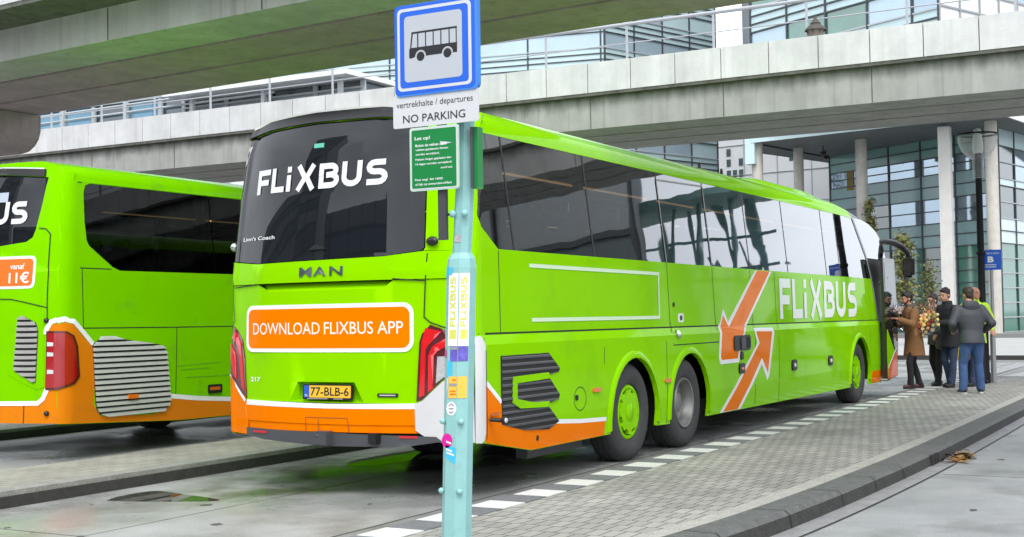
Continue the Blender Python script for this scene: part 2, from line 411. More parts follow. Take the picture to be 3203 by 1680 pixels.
def wheel(p, cx, yo, sg, kind, R=.51, capmat=GREEN):
    """outer face at y=yo, sg=-1: outward is -y"""
    mb = MB(); s = -sg
    prof = [(.285, .05), (.30, .02), (.335, .006), (.38, 0), (.43, .0), (.465, .012), (.49, .032), (.503, .055), (R, .085), (R, .14), (R-.012, .142), (R-.012, .152), (R, .154), (R, .19), (R-.012, .192), (R-.012, .202), (R, .204), (R, .25), (.49, .285), (.44, .30), (.3, .30)]
    c = (cx, yo, R-.004); mb.lathe(prof, c, 'y', 48, s)
    t = mb.build('wheel', RUBBER, p)
    if kind == 'cap':
        mb = MB(); mb.lathe([(.29, .055), (.275, .035), (.25, .03), (.238, .045)], c, 'y', 40, s)
        mb.lathe([(.0, .012), (.085, .012), (.095, .018)], c, 'y', 24, s)
        n = 80; out = []
        for k in range(n):                      # scalloped cap
            a = 2*pi*k/n; q = cos(a*8); rr = .232 if q > .1 else .196; out.append((rr*cos(a), rr*sin(a)))
        mb.prism(out, lambda a, b, w: Vector((cx+a, yo+s*(.02+w), R+b)), .05)
        o = mb.build('hub_cap', capmat, t)
        mb = MB(); mb.lathe([(.245, .06), (0, .06)], c, 'y', 32, s); mb.build('hub_recess', DARK, t)
    else:
        mb = MB(); mb.lathe([(.292, .04), (.28, .012), (.262, .018), (.25, .06), (.235, .075), (.225, .14), (.19, .165), (.115, .17), (.11, .10), (.075, .085), (0, .085)], c, 'y', 40, s)
        for k in range(10):
            a = 2*pi*k/10; mb.tube([(cx+.155*cos(a), yo+s*.17, R+.155*sin(a)), (cx+.155*cos(a), yo+s*.135, R+.155*sin(a))], .016, 6)
        mb.build('rim', STEEL, t)
    return t

def roof(B, p, L, zt, mat, drop=.3, front=14.0, mat2=None, split=12.65, back=1.30):
    W = B.W; prof = [(.10, 3.08), (.115, 3.15), (.155, 3.22), (.25, zt-.10), (.42, zt-.05), (.75, zt-.015), (W/2, zt)]
    prof = prof+[(W-a, z) for a, z in prof[-2::-1]]
    s0 = 11.6; st = ['r', None, .8, 2, 4, 6, 8, 10, s0]+[s0+(front-s0)*k/8 for k in range(1, 9)]
    if mat2: st = sorted([q for q in st if isinstance(q, (int, float))]+[split]); st = ['r', None]+st
    n = len(prof); rows = []
    for s in st:
        r = []
        for (y, z) in prof:
            t = abs(y-W/2)/(W/2)
            if s == 'r': r.append((B._rx(min(max(y, .06), W-.06), min(z, 3.2))+.004, y, min(z, 3.19)))
            elif s is None: r.append((B._rx(min(max(y, .06), W-.06), min(z, 3.2))+.03, y, min(z, zt-.05)))
            elif s <= s0: r.append((s, y, z))
            else:
                k = (s-s0)/(front-s0); r.append((s-k*k*back*t**3.2, y, z-drop*k*k*(.35+.65*(z-3.08)/(zt-3.08))))
        rows.append(r)
    def build(rr, name, m):
        mb = MB(); mb.add([v for r in rr for v in r], [(i*n+j, i*n+j+1, (i+1)*n+j+1, (i+1)*n+j) for i in range(len(rr)-1) for j in range(n-1)], True); return mb.build(name, m, p)
    i = st.index(split)+1 if mat2 else len(st)
    o = build(rows[:i], 'roof', mat)
    if mat2: build(rows[i-1:], 'front_dome', mat2)
    return o

def front(B, p, L, zs, ex, xf, name, mat, n=18, th=0):
    mb = MB(); vs = []
    for z in zs:
        i = B.inset(z); e = ex(z); f = xf(z)
        for k in range(n+1):
            t = -1+2*k/n; tt = math.copysign(1-(1-abs(t))**1.6, t); y = B.W/2+tt*(B.W/2-i); vs.append((f-(f-e)*abs(tt)**3.2, y, z))
    m = n+1
    mb.add(vs, [(a*m+k, a*m+k+1, (a+1)*m+k+1, (a+1)*m+k) for a in range(len(zs)-1) for k in range(n)], True)
    return mb.build(name, mat, p)

def interior(B, p, L, xpill, x0=1.3):
    W = B.W
    mb = MB(); mb.bb((.9, .45, .40), (L-1.0, W-.45, 1.30)); mb.bb((.5, .16, 1.15), (x0+1.2, W-.16, 1.30)); mb.bb((5.7, .10, .36), (11.7, .44, .5))
    mb.build('underbody', DARK, p)
    mb = MB(); mb.bb((.75, .08, 1.31), (L-.9, W-.08, 1.36)); mb.build('cabin_floor', SEATM, p)
    for x in xpill:
        for y in (.15, W-.15):
            mb = MB(); mb.bar((x-.02, y-.02 if y < 1 else y+.02, 2.0), (x-.08, y+.02 if y < 1 else y-.02, 3.12), .10, .07, (0, 1, 0)); mb.build('pillar', BLACK, p)
    first = None; x = x0
    while x < L-2.4:
        for y in (.2, 1.62):
            if first is None:
                mb = MB()
                for d in (0, .46):
                    mb.box((x, y+d+.21, 1.85), (.16, .42, .95), Matrix.Rotation(.14, 3, 'Y').transposed()); mb.box((x-.13, y+d+.21, 2.37), (.11, .30, .26)); mb.box((x+.25, y+d+.21, 1.45), (.46, .42, .12))
                first = mb.build('seat', SEATM, p, bevel=.04); fx, fy = x, y
            else:
                c = first.copy(); COL.objects.link(c); c.parent = p; c.location = (x-fx, y-fy, 0); ORG[c] = ORG[first]
        x += .82
    for y in (.18, W-.6):
        mb = MB(); mb.bb((1.0, y, 2.80), (L-2.6, y+.42, 2.86)); o = mb.build('luggage_rack', GREYP, p)
        if y > 1: continue
        mb = MB(); mb.bb((1.0, y+.02, 2.785), (L-2.6, y+.06, 2.797)); mb.build('reading_light_strip', M('warm_strip', (.5, .3, .12), .4, emit=(1, .58, .25, .55)), o)
    mb = MB(); mb.bb((1.0, .3, 3.10), (L-2.0, W-.3, 3.13)); mb.build('ceiling_panel', M('cabin_ceiling', (.30, .30, .31), .7), p)

def line(p, B, pts, w=.012, off=.0015, m=None, mapf=None, mat=SEAM): ribbons('panel_gap', [pts], w, mapf or B.right, off, mat, p)

def main_bus():
    XF[0] = Vector((0, 0, 0)); W = 2.70; L = 14.8
    B = Bus(W, .20, .15, ([.3, .6, 1.28, 1.36, 2.09, 3.08, 3.3], [.02, 0, 0, .03, .04, .10, .14]), ([0, 1.9, 2.1, 2.6, 3.05, 3.3], [0, 0, .02, .07, .14, .22]))
    p = thing('coach', 'bright green long distance coach with three axles and a passenger queue at its front door', 'coach', (7.3, 1.35, 0), 'green coaches in the bus lanes')
    A1 = arch(3.40, .47, .60, .33); A2 = arch(4.95, .47, .60, .31); A3 = arch(12.62, .47, .62, .29)
    low = [(.245, .48), (.40, .455), (1.15, .33), (2.66, .33)]+A1+[(3.99, .32), (4.34, .31)]+A2+[(5.65, .31), (9, .30)]+A3+[(13.30, .28), (14.1, .27)]
    up = [(14.12, .99), (14.02, 1.34), (13.9, 1.6), (13.77, 1.86), (13.62, 2.075)]
    gl = [(.66, 2.09), (.40, 2.27), (.355, 2.36), (.36, 2.56), (.415, 2.85), (.45, 3.08)]
    lf = [(.395, 3.08), (.375, 3.05), (.31, 2.6), (.275, 2.35), (.26, 2.1), (.245, 1.9), (.245, 1.36), (.245, 1.28)]
    plate('side_panel', low+up+gl+lf, B.right, 0, GREEN, p, th=.03, uc=UC, vc=VC, sharpv=True)
    plate('side_panel', low+up+[(.66, 2.075)]+lf[3:], B.left, 0, GREEN, p, th=.03, uc=UC, vc=VC, sharpv=True)
    # side glazing, one pane each
    xs = [.9, 2.52, 4.36, 5.78, 7.2, 8.84, 10.83, 11.62]
    def sl(x): return (x+.05, x-.08)
    edges = [gl[::-1]]+[[(x-.08, 3.08), (x+.05, 2.08)] for x in xs]+[[(12.70, 3.08), (13.38, 2.48), (13.60, 2.075)]]
    for k in range(len(edges)-1):
        a = [(u+.010, v) for u, v in edges[k]]; b = [(u-.010, v) for u, v in edges[k+1]]
        if k == 0: a = [(u+.012, v) for u, v in gl[::-1]]
        poly = a+b[::-1]
        for mapf in (B.right, B.left):
            if mapf == B.left and k == 0: poly2 = [(.7, 3.08), (.9, 2.09)]+b[::-1]
            else: poly2 = poly
            plate('window', poly2, mapf, -.004, BGLASS, p, th=0, uc=UC, vc=[2.35, 2.6, 2.85, 3.05])
    for x in xs: ribbons('window_gap', [[(x-.08, 3.08), (x+.05, 2.08)]], .024, B.right, -.001, BLACK, p)
    ribbons('hatch_frame', [[(4.36-.075, 3.0), (5.78-.075, 3.04)], [(4.36-.075, 3.0), (4.36+.05, 2.09)], [(5.78-.075, 3.04), (5.78+.05, 2.09)]], .018, B.right, .004, GREYL, p)
    ribbons('front_pillar', [[(12.69, 3.08), (13.38, 2.48), (13.78, 1.86), (14.03, 1.34), (14.12, .99), (14.12, .3)]], .07, B.right, .004, M('pillar_grey', (.22, .23, .24), .3), p)
    interior(B, p, 14.6, xs)
    roof(B, p, 14, 3.40, GREEN, .34, 14.3, M('dome_glass', (.10, .11, .12), .03, spec=1, ior=2.2), 12.65, .50)
    mb = MB(); prof = [(.36, 3.30), (.44, 3.42), (.62, 3.47), (1.35, 3.49), (2.08, 3.47), (2.26, 3.42), (2.34, 3.30)]
    st = [(7.6, 0), (8.3, .65), (9.0, 1), (11.0, 1), (11.7, .7), (12.3, .1)]; n = len(prof)
    mb.add([(x, y, 3.29+(z-3.29)*k) for x, k in st for y, z in prof], [(i*n+j, i*n+j+1, (i+1)*n+j+1, (i+1)*n+j) for i in range(len(st)-1) for j in range(n-1)], True); mb.build('roof_pod', GREEN, p)
    for x in (6.3, 7.1):
        mb = MB(); mb.tube([(x, .35, 3.28), (x, .35, 3.40)], [.03, .015], 8); mb.build('antenna', BLACK, p)
    # wheels
    for mapy, sg in ((.045, -1), (W-.045, 1)):
        wheel(p, 3.40, mapy, sg, 'cap'); wheel(p, 4.92, mapy, sg, 'rim'); wheel(p, 12.64, mapy, sg, 'cap')
    for cx, cz, r in ((3.40, .47, .60), (4.95, .47, .60), (12.62, .47, .62)):
        mb = MB(); n = 20; vs = []
        for k in range(n+1):
            a = -.18+(pi+.36)*k/n
            for rr, o in ((r, 0), (r, .022), (r+.02, .024), (r+.055, .016), (r+.075, 0)): vs.append(B.right(cx-rr*cos(a), max(.28, cz+rr*sin(a)), o))
        mb.add(vs, [(i*5+j, i*5+j+1, i*5+j+6, i*5+j+5) for i in range(n) for j in range(4)], True); mb.build('wheel_arch', GREEN, p)
    # side graphics and fittings
    R = B.right
    plate('rear_skirt', [(.345, .95), (.56, .79), (1.0, .55), (1.64, .53), (2.1, .495), (2.66, .475), (2.66, .335), (1.15, .335), (.40, .46), (.345, .47)], R, .005, ORANGE, p, th=.005, uc=UC, vc=[.6])
    ribbons('white_stripe', [[(.345, .97), (.60, .79)]], .04, R, .006, WHITE, p); ribbons('white_stripe', [[(1.60, .55), (2.1, .515), (2.69, .49)]], .04, R, .006, WHITE, p)
    ribbons('white_frame', [[(1.2, 1.965), (4.16, 1.955), (4.15, 1.48), (1.22, 1.48)]], .035, R, .005, M('pale_vinyl', (.62, .78, .55), .4), p)
    G = [(.6, 1.18), (1.47, 1.18), (1.69, 1.03), (1.66, 1.0), (1.44, .985), (1.68, .79), (1.65, .75), (1.42, .72), (1.66, .55), (1.46, .49), (1.0, .52), (.6, .6)]
    plate('side_grille', G, R, .009, DARK, p, th=.009, vc=[.6]); slats('grille_louver', G, .058, R, .009, LOUV, p, depth=.006, h=.40, gap=.006)
    plate('grille_trim', [(.79, .995), (1.44, 1.005), (1.50, .95), (.86, .935), (.86, .80), (1.14, .755), (1.46, .745), (1.42, .695), (.91, .715), (.78, .77)], R, .018, GREEN, p, th=.012)
    for pts in ([(.66, 2.08), (.66, 1.37)], [(4.41, 2.08), (4.47, 1.18)], [(5.83, 2.07), (5.91, 1.18)], [(4.47, 1.17), (5.92, 1.17)], [(2.68, 1.34), (2.66, 1.03)], [(4.27, 1.34), (4.27, .32)], [(7.22, 2.07), (7.27, 1.3), (7.24, .32)], [(8.24, 2.06), (8.27, 1.3), (8.24, .31)], [(13.33, 1.34), (13.33, .3)], [(9.6, 1.3), (9.6, 1.28)]):
        line(p, B, pts)
    line(p, B, [(.3, 1.372), (14.0, 1.36)], .016)
    for W_, pl, off in ((WHITE, [(7.43, 2.07), (8.12, 2.07), (7.02, 1.36), (6.90, 1.29), (6.70, 1.10), (6.62, .90), (5.95, .90), (5.90, .97), (5.97, 1.36), (6.05, 1.40), (6.17, 1.57), (6.33, 1.41)], .003), (ORANGE, [(7.51, 2.07), (8.03, 2.07), (6.93, 1.36), (6.84, 1.29), (6.62, 1.06), (6.57, .95), (6.0, .95), (5.97, .99), (6.04, 1.34), (6.16, 1.49), (6.35, 1.34)], .0055),
                       (WHITE, [(7.22, 1.32), (8.0, 1.315), (8.06, 1.24), (7.80, .68), (7.71, .62), (7.50, .84), (6.68, .315), (5.93, .315), (7.34, 1.12)], .0042), (ORANGE, [(7.30, 1.275), (7.96, 1.265), (7.745, .72), (7.51, .93), (6.57, .32), (6.05, .32), (7.43, 1.12)], .0068)):
        plate('arrow_emblem', pl, R, off, W_, p, th=.002, vc=[.6, 1.28, 1.36])
    logo('lettering', 'FLiXBUS', 8.40, 1.425, 4.15, .565, R, .005, M('logo_white', (.80, .84, .80), .35), p)
    def pad(name, u, v, w, h, d, mat, parent=p, r=.3, base=0):
        return plate(name, rrect(u-w/2, v-h/2, u+w/2, v+h/2, min(w, h)*r), R, base+d, mat, parent, th=d)
    o = pad('door_handle', 6.73, 1.14, .62, .19, .02, BLACK); pad('handle_grip', 6.73, 1.14, .16, .15, .035, GREYP, o); pad('handle_cup', 6.90, 1.14, .2, .13, .028, DARK, o)
    pad('lock', 6.71, .98, .09, .1, .02, BLACK); o = pad('side_marker', 6.70, .82, .2, .13, .02, BLACK); pad('lens', 6.70, .82, .1, .03, .026, AMBER, o); pad('sticker', 6.70, .70, .13, .05, .004, BLUE)
    for u, v in ((8.91, .775), (10.77, .77)):
        o = pad('side_marker', u, v, .22, .15, .02, BLACK); pad('lens', u, v, .07, .05, .028, WHITE, o)
    for u, v in ((2.46, .79), (4.27, .79)): pad('side_marker', u, v, .16, .04, .02, AMBER)
    pad('side_marker', .47, .70, .13, .03, .02, M('amber_dull', (.5, .12, .01), .3)); pad('filler_cap', 4.60, 1.29, .10, .09, .025, CHROME, r=.5)
    o = pad('door_lock', 4.78, 1.37+.10, .16, .10, .004, WHITE); pad('keyhole', 4.78, 1.47, .07, .055, .008, BLACK, o); pad('latch', 4.57, 1.62, .04, .05, .012, BLACK)
    ribbons('filler_flap', [[(2.11+.13*cos(a*pi/12), .725+.11*sin(a*pi/12)) for a in range(24)]], .009, R, .002, SEAM, p, closed=True); pad('latch', 2.03, .74, .05, .05, .012, DARK); pad('tow_cover', 1.25, .43, .035, .045, .012, DARK)
    pad('step_plate', 13.75, .39, .72, .2, .008, ORANGE)
    mb = MB(); mb.bb((1.6, .3, .2), (2.75, .42, .34)); mb.build('mud_flap', GREYP, p)
    # rear
    Q = B.rear; ru = RU(W)
    def rp(name, poly, off, mat, th=.02, holes=(), vc=(), parent=p): return plate(name, poly, Q, off, mat, parent, holes=holes, th=th, uc=ru, vc=vc)
    E = .053
    grab = [(2.21, 1.832), (.71, 1.832), (.80, 1.765), (2.05, 1.765)]; rec = [(1.70, .975), (1.09, .975), (1.0, .805), (1.80, .805)]
    rp('tailgate', [(E, .80), (W-E, .80), (W-E, 1.832)]+[(2.21, 1.832), (2.05, 1.765), (.80, 1.765), (.71, 1.832)]+[(E, 1.832)], 0, GREEN, holes=[rec])
    rp('tailgate_header', [(E, 1.838), (W-E, 1.838), (W-E, 2.05), (2.62, 2.05), (2.2, 2.015), (1.4, 2.025), (.8, 2.035), (.45, 2.07), (E, 2.07)], .012, GREEN, th=.03, vc=[1.9])
    mb = MB(); n = 16
    vs = []
    for k in range(n+1): u = 2.05-(2.05-.80)*k/n; u2 = 2.21-(2.21-.71)*k/n; vs += [Q(u, 1.765, 0), Q(u2, 1.832, -.075)]
    mb.add(vs, [(2*i, 2*i+1, 2*i+3, 2*i+2) for i in range(n)], True); mb.build('grab_recess', GREEN, p)
    mb = MB(); mb.add([Q(1.70, .975, -.02), Q(1.09, .975, -.02), Q(1.09, .975, -.07), Q(1.70, .975, -.07), Q(1.80, .805, 0), Q(1.0, .805, 0), Q(1.08, .82, -.06), Q(1.72, .82, -.06), Q(1.70, .975, 0), Q(1.09, .975, 0)], [(8, 9, 2, 3), (3, 2, 6, 7), (7, 6, 5, 4), (8, 3, 7, 4), (2, 9, 5, 6)]); mb.build('plate_recess', GREEN, p)
    pm = lambda u, v, off: Vector((B._rx(1.36, .9)-.004-off+(v-.83)*.05, u, v))
    o = plate('number_plate', rrect(1.105, .825, 1.635, .955, .015), pm, .004, BLACK, p, th=.02); plate('plate_face', rrect(1.12, .842, 1.56, .945, .008), pm, .007, YPLATE, o, th=.002); plate('plate_band', rrect(1.562, .842, 1.62, .945, .006), pm, .007, BLUED, o, th=.002)
    text('lettering', '77-BLB-6', 1.545, .858, .405, .074, pm, .0085, INK, o, -1, .012); text('lettering', 'NL', 1.605, .851, .03, .02, pm, .0085, WHITE, o, -1)
    ribbons('dealer_strip', [[(1.58, .833), (1.36, .833)], [(1.30, .833), (1.2, .833)]], .008, pm, .0085, GREYL, o)
    # window
    GLS = [(2.62, 2.06), (2.2, 2.022), (1.4, 2.03), (.8, 2.04), (.47, 2.075), (.445, 2.10), (.455, 2.58), (.50, 3.16), (.55, 3.2), (.9, 3.235), (1.6, 3.25), (2.2, 3.235), (2.6, 3.19), (2.615, 2.7)]
    rp('rear_window', GLS, .006, RGLASS, th=.01, vc=[2.1, 2.35, 2.6, 2.85, 3.05])
    rp('corner_pillar', [(E, 2.07), (.45, 2.075), (.435, 2.10), (.445, 2.58), (.49, 3.16), (.52, 3.24), (.11, 3.24), (.105, 3.05), (.07, 2.5)], .004, GREEN, th=.03, vc=[2.1, 2.35, 2.6, 2.85, 3.05])
    rp('corner_pillar', [(W-E, 2.07), (2.63, 2.06), (2.625, 2.7), (2.605, 3.24), (2.61, 3.24), (W-.105, 3.05), (W-.07, 2.5)], .004, GREEN, th=.03, vc=[2.1, 2.35, 2.6, 2.85, 3.05])
    rp('roof_lip', [(.40, 3.19), (.55, 3.212), (.9, 3.247), (1.6, 3.26), (2.2, 3.247), (2.6, 3.2), (2.6, 3.255), (2.2, 3.325), (1.6, 3.345), (.9, 3.335), (.45, 3.275)], .035, BLACK, th=.18)
    ribbons('lip_trim', [[(2.6, 3.262), (2.2, 3.333), (1.6, 3.353), (.9, 3.343), (.45, 3.283)]], .016, Q, .038, SILVER, p)
    logo('lettering', 'FLiXBUS', 2.30, 2.65, 1.49, .225, Q, .012, M('logo_grey_white', (.66, .67, .68), .4), p, -1)
    text('lettering', "Lion's Coach", 2.46, 2.235, .47, .035, Q, .012, WHITE, p, -1, .01)
    rp('window_sticker', [(1.59, 3.06), (1.48, 3.06), (1.48, 3.02), (1.59, 3.02)], .009, M('exit_green', (.10, .42, .33), .5), th=.002)
    rp('pennant', [(2.58, 3.12), (2.47, 3.13), (2.52, 2.97), (2.56, 2.93)], .009, M('pennant_grey', (.45, .42, .42), .5), th=.002)
    rp('window_lamp', [(1.56, 2.115), (1.50, 2.155), (1.44, 2.16), (1.38, 2.12)], .03, BLACK, th=.025)
    # letters in chrome, sign, numbers
    for s, u in (('M', 1.655), ('A', 1.50), ('N', 1.325)): text('chrome_lettering', s, u, 1.885, .14, .082, Q, .022, CHROME, p, -1, .022)
    o = rp('advert_board', rrect(.53, 1.23, 2.38, 1.645, .09), .004, WHITE, th=.003); rp('board_face', rrect(.565, 1.265, 2.345, 1.61, .065), .006, ORANGE, th=.002, parent=o)
    for s, u, w in (('DOWNLOAD', 2.27, .83), ('FLIXBUS', 1.395, .50), ('APP', .855, .235)): text('lettering', s, u, 1.385, w, .105, Q, .0078, M('letter_white', (.80, .76, .66), .5), o, -1, .004)
    text('lettering', '217', 2.31, .965, .14, .042, Q, .004, WHITE, p, -1, .02)
    rp('badge', rrect(.67, .855, .86, .885, .008), .012, BLACK, th=.01); ribbons('badge_letters', [[(.84, .87), (.69, .87)]], .010, Q, .0135, SILVER, p)
    # lamps
    for mir in (0, 1):
        f = (lambda l: l) if not mir else (lambda l: [(W+.07-a, b) for a, b in l])
        pl = [(.39, 1.455), (.46, 1.38), (.48, 1.31), (.51, .82), (.46, .835), (.29, 1.0), (.06, 1.02), (.06, 1.33), (.27, 1.41)]
        if mir: pl = [(2.645, 1.45), (2.58, 1.46), (2.50, 1.40), (2.44, 1.34), (2.40, 1.18), (2.375, .82), (2.5, .88), (2.645, 1.03)]
        o = rp('tail_lamp', pl, .012, DRED, th=.02)
        if not mir:
            rp('lamp_ribbon', [(.43, 1.43), (.30, 1.40), (.33, 1.365), (.40, 1.29), (.425, 1.25), (.44, .87), (.485, .855), (.46, 1.31), (.45, 1.35)], .02, RED, th=.012, parent=o)
            rp('lamp_ribbon', [(.26, 1.345), (.37, 1.275), (.405, 1.2), (.41, .895), (.37, .925), (.36, 1.2), (.33, 1.235), (.24, 1.285)], .02, RED, th=.012, parent=o)
            rp('reversing_lamp', [(.33, 1.19), (.345, .97), (.28, 1.02), (.08, 1.05), (.08, 1.2)], .018, CLEAR, th=.01, parent=o)
        else:
            rp('lamp_ribbon', [(2.56, 1.42), (2.50, 1.36), (2.455, 1.3), (2.42, 1.1), (2.40, .88), (2.44, .92), (2.47, 1.1), (2.5, 1.28), (2.6, 1.36)], .02, RED, th=.012, parent=o)
            rp('lamp_ribbon', [(2.62, 1.30), (2.55, 1.22), (2.53, .98), (2.58, 1.02), (2.62, 1.18)], .02, RED, th=.012, parent=o)
    # lower rear
    mid = [(W-.35-.15*k, 0) for k in range(14)]
    rp('rear_stripe', [(2.37, .757), (1.37, .750), (.52, .757), (.505, .803), (1.37, .79), (2.37, .803)], .010, WHITE, th=.02)
    rp('rear_bumper', [(2.36, .755), (1.37, .748), (.52, .755), (.51, .62), (1.4, .615), (2.34, .62)], .012, ORANGE, th=.03)
    rp('rear_bumper', [(2.34, .618), (1.4, .613), (.51, .618), (.50, .555), (1.4, .55), (2.33, .55)], .004, ORANGE, th=.03)
    rp('bumper_corner', [(2.395, .80), (2.40, .84), (2.5, .87), (W-E, 1.02), (W-E, .50), (2.36, .49), (2.345, .62), (2.37, .76)], .012, ORANGE, th=.03)
    ribbons('white_stripe', [[(2.385, .79), (2.48, .87), (2.645, 1.02)]], .03, Q, .016, WHITE, p)
    rp('lower_bumper', [(2.36, .555), (1.4, .545), (.35, .53), (.30, .49), (.6, .445), (1.4, .43), (2.1, .46), (2.36, .49)], .02, GREYP, th=.06, vc=[.5])
    for a, b in ((2.06, 2.25), (.50, .66)): rp('reflector', [(a, .515), (b, .515), (b, .535), (a, .535)], .026, M('red_reflector', (.5, .02, .03), .3), th=.006)
    ribbons('panel_gap', [[(1.6, .67), (1.155, .67)], [(1.6, .67), (1.6, .55)], [(1.155, .67), (1.14, .55)], [(1.46, .66), (1.46, .56)]], .008, Q, .014, M('orange_gap', (.3, .07, .0), .6), p)
    mb = MB(); mb.box((-.03, 1.38, .50), (.14, .15, .12)); mb.tube([(-.10, 1.40, .52), (-.02, 1.47, .54)], .025, 8); mb.build('tow_hitch', GREYP, p, bevel=.02)
    mb = MB(); mb.box((-.01, .875, .51), (.08, .10, .09)); mb.build('hitch_socket', BLACK, p, bevel=.012)
    # silver grey corner guard, wraps from tail to flank
    CW = M('corner_silver', (.56, .56, .57), .38, coat=.3, var=.05)
    rp('corner_guard', [(.525, .80), (.52, .58), (.40, .50), (.36, .485), (E, .48), (E, 1.02), (.29, .985), (.46, .825)], .014, CW, th=.03)
    plate('corner_guard', [(.247, 1.345), (.31, 1.355), (.33, 1.33), (.338, 1.25), (.33, .55), (.315, .49), (.29, .47), (.247, .475)], R, .014, CW, p, th=.03, uc=UC, vc=[1.28, 1.36])
    ribbons('panel_gap', [[(.338, 1.34), (.342, .5)]], .008, R, .016, SEAM, p)
    mb = MB(); mb.tube([(.38, -.02, .66), (.40, -.11, .655)], .018, 8); mb.lathe([(0, -.15), (.03, -.148), (.032, -.13), (.022, -.11)], (.41, 0, .655), 'y', 12); mb.build('marker_stalk', BLACK, p)
    mb = MB(); mb.lathe([(0, -.165), (.018, -.16), (.022, -.152), (.02, -.15)], (.41, 0, .655), 'y', 12); mb.build('marker_lens', SIGNW, p)
    for pts in ([(.415, 2.05), (.425, 1.84), (.44, 1.52), (.39, 1.475), (.30, 1.44), (.06, 1.36)], [(2.60, 2.04), (2.585, 1.84), (2.57, 1.52), (2.6, 1.47), (2.64, 1.44)]): ribbons('panel_gap', [pts], .010, Q, .0135, SEAM, p)
    ribbons('panel_gap', [[(2.21, 1.835), (2.55, 1.812)], [(.71, 1.845), (.43, 1.82)]], .010, Q, .014, SEAM, p)
    mb = MB(); c = Q(.375, 2.15, .03); mb.sphere(c, .05, 12, 8, (.6, 1.2, .8)); mb.build('rear_camera', BLACK, p)
    mb = MB(); c = Q(2.66, 2.2, .05); mb.sphere(c, .04, 10, 6); mb.build('rear_camera', CHROME, p)
    # front end
    ex = lambda z: interp(z, [.27, 1.3, 2.42, 2.75, 2.92, 3.04], [14.86, 14.92, 14.92, 14.66, 14.30, 13.80]); xf = lambda z: interp(z, [.27, 1.3, 2.42, 2.75, 2.95, 3.06], [15.1, 15.15, 15.1, 14.92, 14.55, 14.3])
    front(B, p, L, [.27, .6, 1.0, 1.34, 1.6], ex, xf, 'front_panel', GREEN); front(B, p, L, [1.6, 1.9, 2.2, 2.42, 2.6, 2.75, 2.85, 2.92, 2.98, 3.04], ex, xf, 'windscreen', DGLASS)
    FG = [(12.74, 3.08), (13.41, 2.48), (13.44, 2.43), (14.92, 2.43), (14.80, 2.6), (14.66, 2.75), (14.46, 2.86), (14.30, 2.92), (13.80, 3.03), (13.3, 3.08)]
    for mf in (R, B.left): plate('front_quarter_glass', FG, mf, -.003, BGLASS, p, th=0, vc=[2.6, 2.75, 2.85, 2.92])
    DO = [(13.46, 2.42), (13.80, 1.86), (14.05, 1.34), (14.14, .99), (14.14, .30), (14.86, .30), (14.92, 1.3), (14.92, 2.42)]
    plate('door_opening', DO, R, -.02, M('doorway_dark', (.008, .008, .009), .5), p, th=.02, vc=[.6, 1.28, 1.36, 2.1]); plate('side_panel', DO, B.left, -.003, GREEN, p, th=.02, vc=[.6, 1.28, 1.36, 2.1])
    # open door, swung forward and outwards
    D = lambda u, v, off: Vector((u, -.13-off, v))
    fr = [(13.92, .30), (14.72, .36), (14.80, .9), (14.78, 1.6), (14.66, 2.44), (13.80, 2.44), (13.86, 1.6)]
    o = plate('door', fr, D, .0, M('door_dark_glass', (.01, .013, .013), .05, spec=1), p, th=.05)
    plate('door_glass', [(13.92, 1.72), (14.66, 1.72), (14.56, 2.36), (13.88, 2.36)], D, .004, M('door_mirror_glass', (.10, .13, .13), .03, metal=.6), o, th=.003)
    plate('door_panel', [(13.96, .33), (14.64, .37), (14.66, .68), (13.98, 1.20), (13.94, .9)], D, .005, GREEN, o, th=.004); plate('door_panel', [(13.95, .33), (14.66, .37), (14.68, .78), (14.5, .80), (13.97, .50)], D, .008, M('door_orange', (.70, .10, .0), .35, coat=.5), o, th=.003)
    ribbons('white_stripe', [[(13.97, .52), (14.62, .86)]], .03, D, .0095, WHITE, o)
    mb = MB(); mb.tube([(14.05, -.05, .30), (14.02, -.05, 1.3)], .022, 8); mb.tube([(13.9, -.02, .32), (13.92, -.13, .32)], .02, 6); mb.tube([(14.0, -.0, 2.0), (14.1, -.13, 2.1)], .02, 6); mb.build('door_arm', STEEL, p)
    mb = MB(); mb.tube([(14.35, .16, 2.74), (14.75, .07, 2.775), (15.1, .0, 2.765), (15.4, -.10, 2.70), (15.56, -.18, 2.58), (15.58, -.2, 2.48)], [.03, .055, .06, .058, .05, .04], 10); o = mb.build('mirror', BLACK, p)
    mb = MB(); mb.box((15.55, -.20, 2.32), (.17, .22, .40), Matrix.Rotation(.12, 3, 'Y')); mb.build('mirror_housing', BLACK, o, bevel=.05)
    mb = MB(); mb.box((15.455, -.20, 2.31), (.012, .16, .31), Matrix.Rotation(.12, 3, 'Y')); mb.build('mirror_glass', M('mirror_glass', (.35, .37, .37), .03, metal=1), o)
    return p

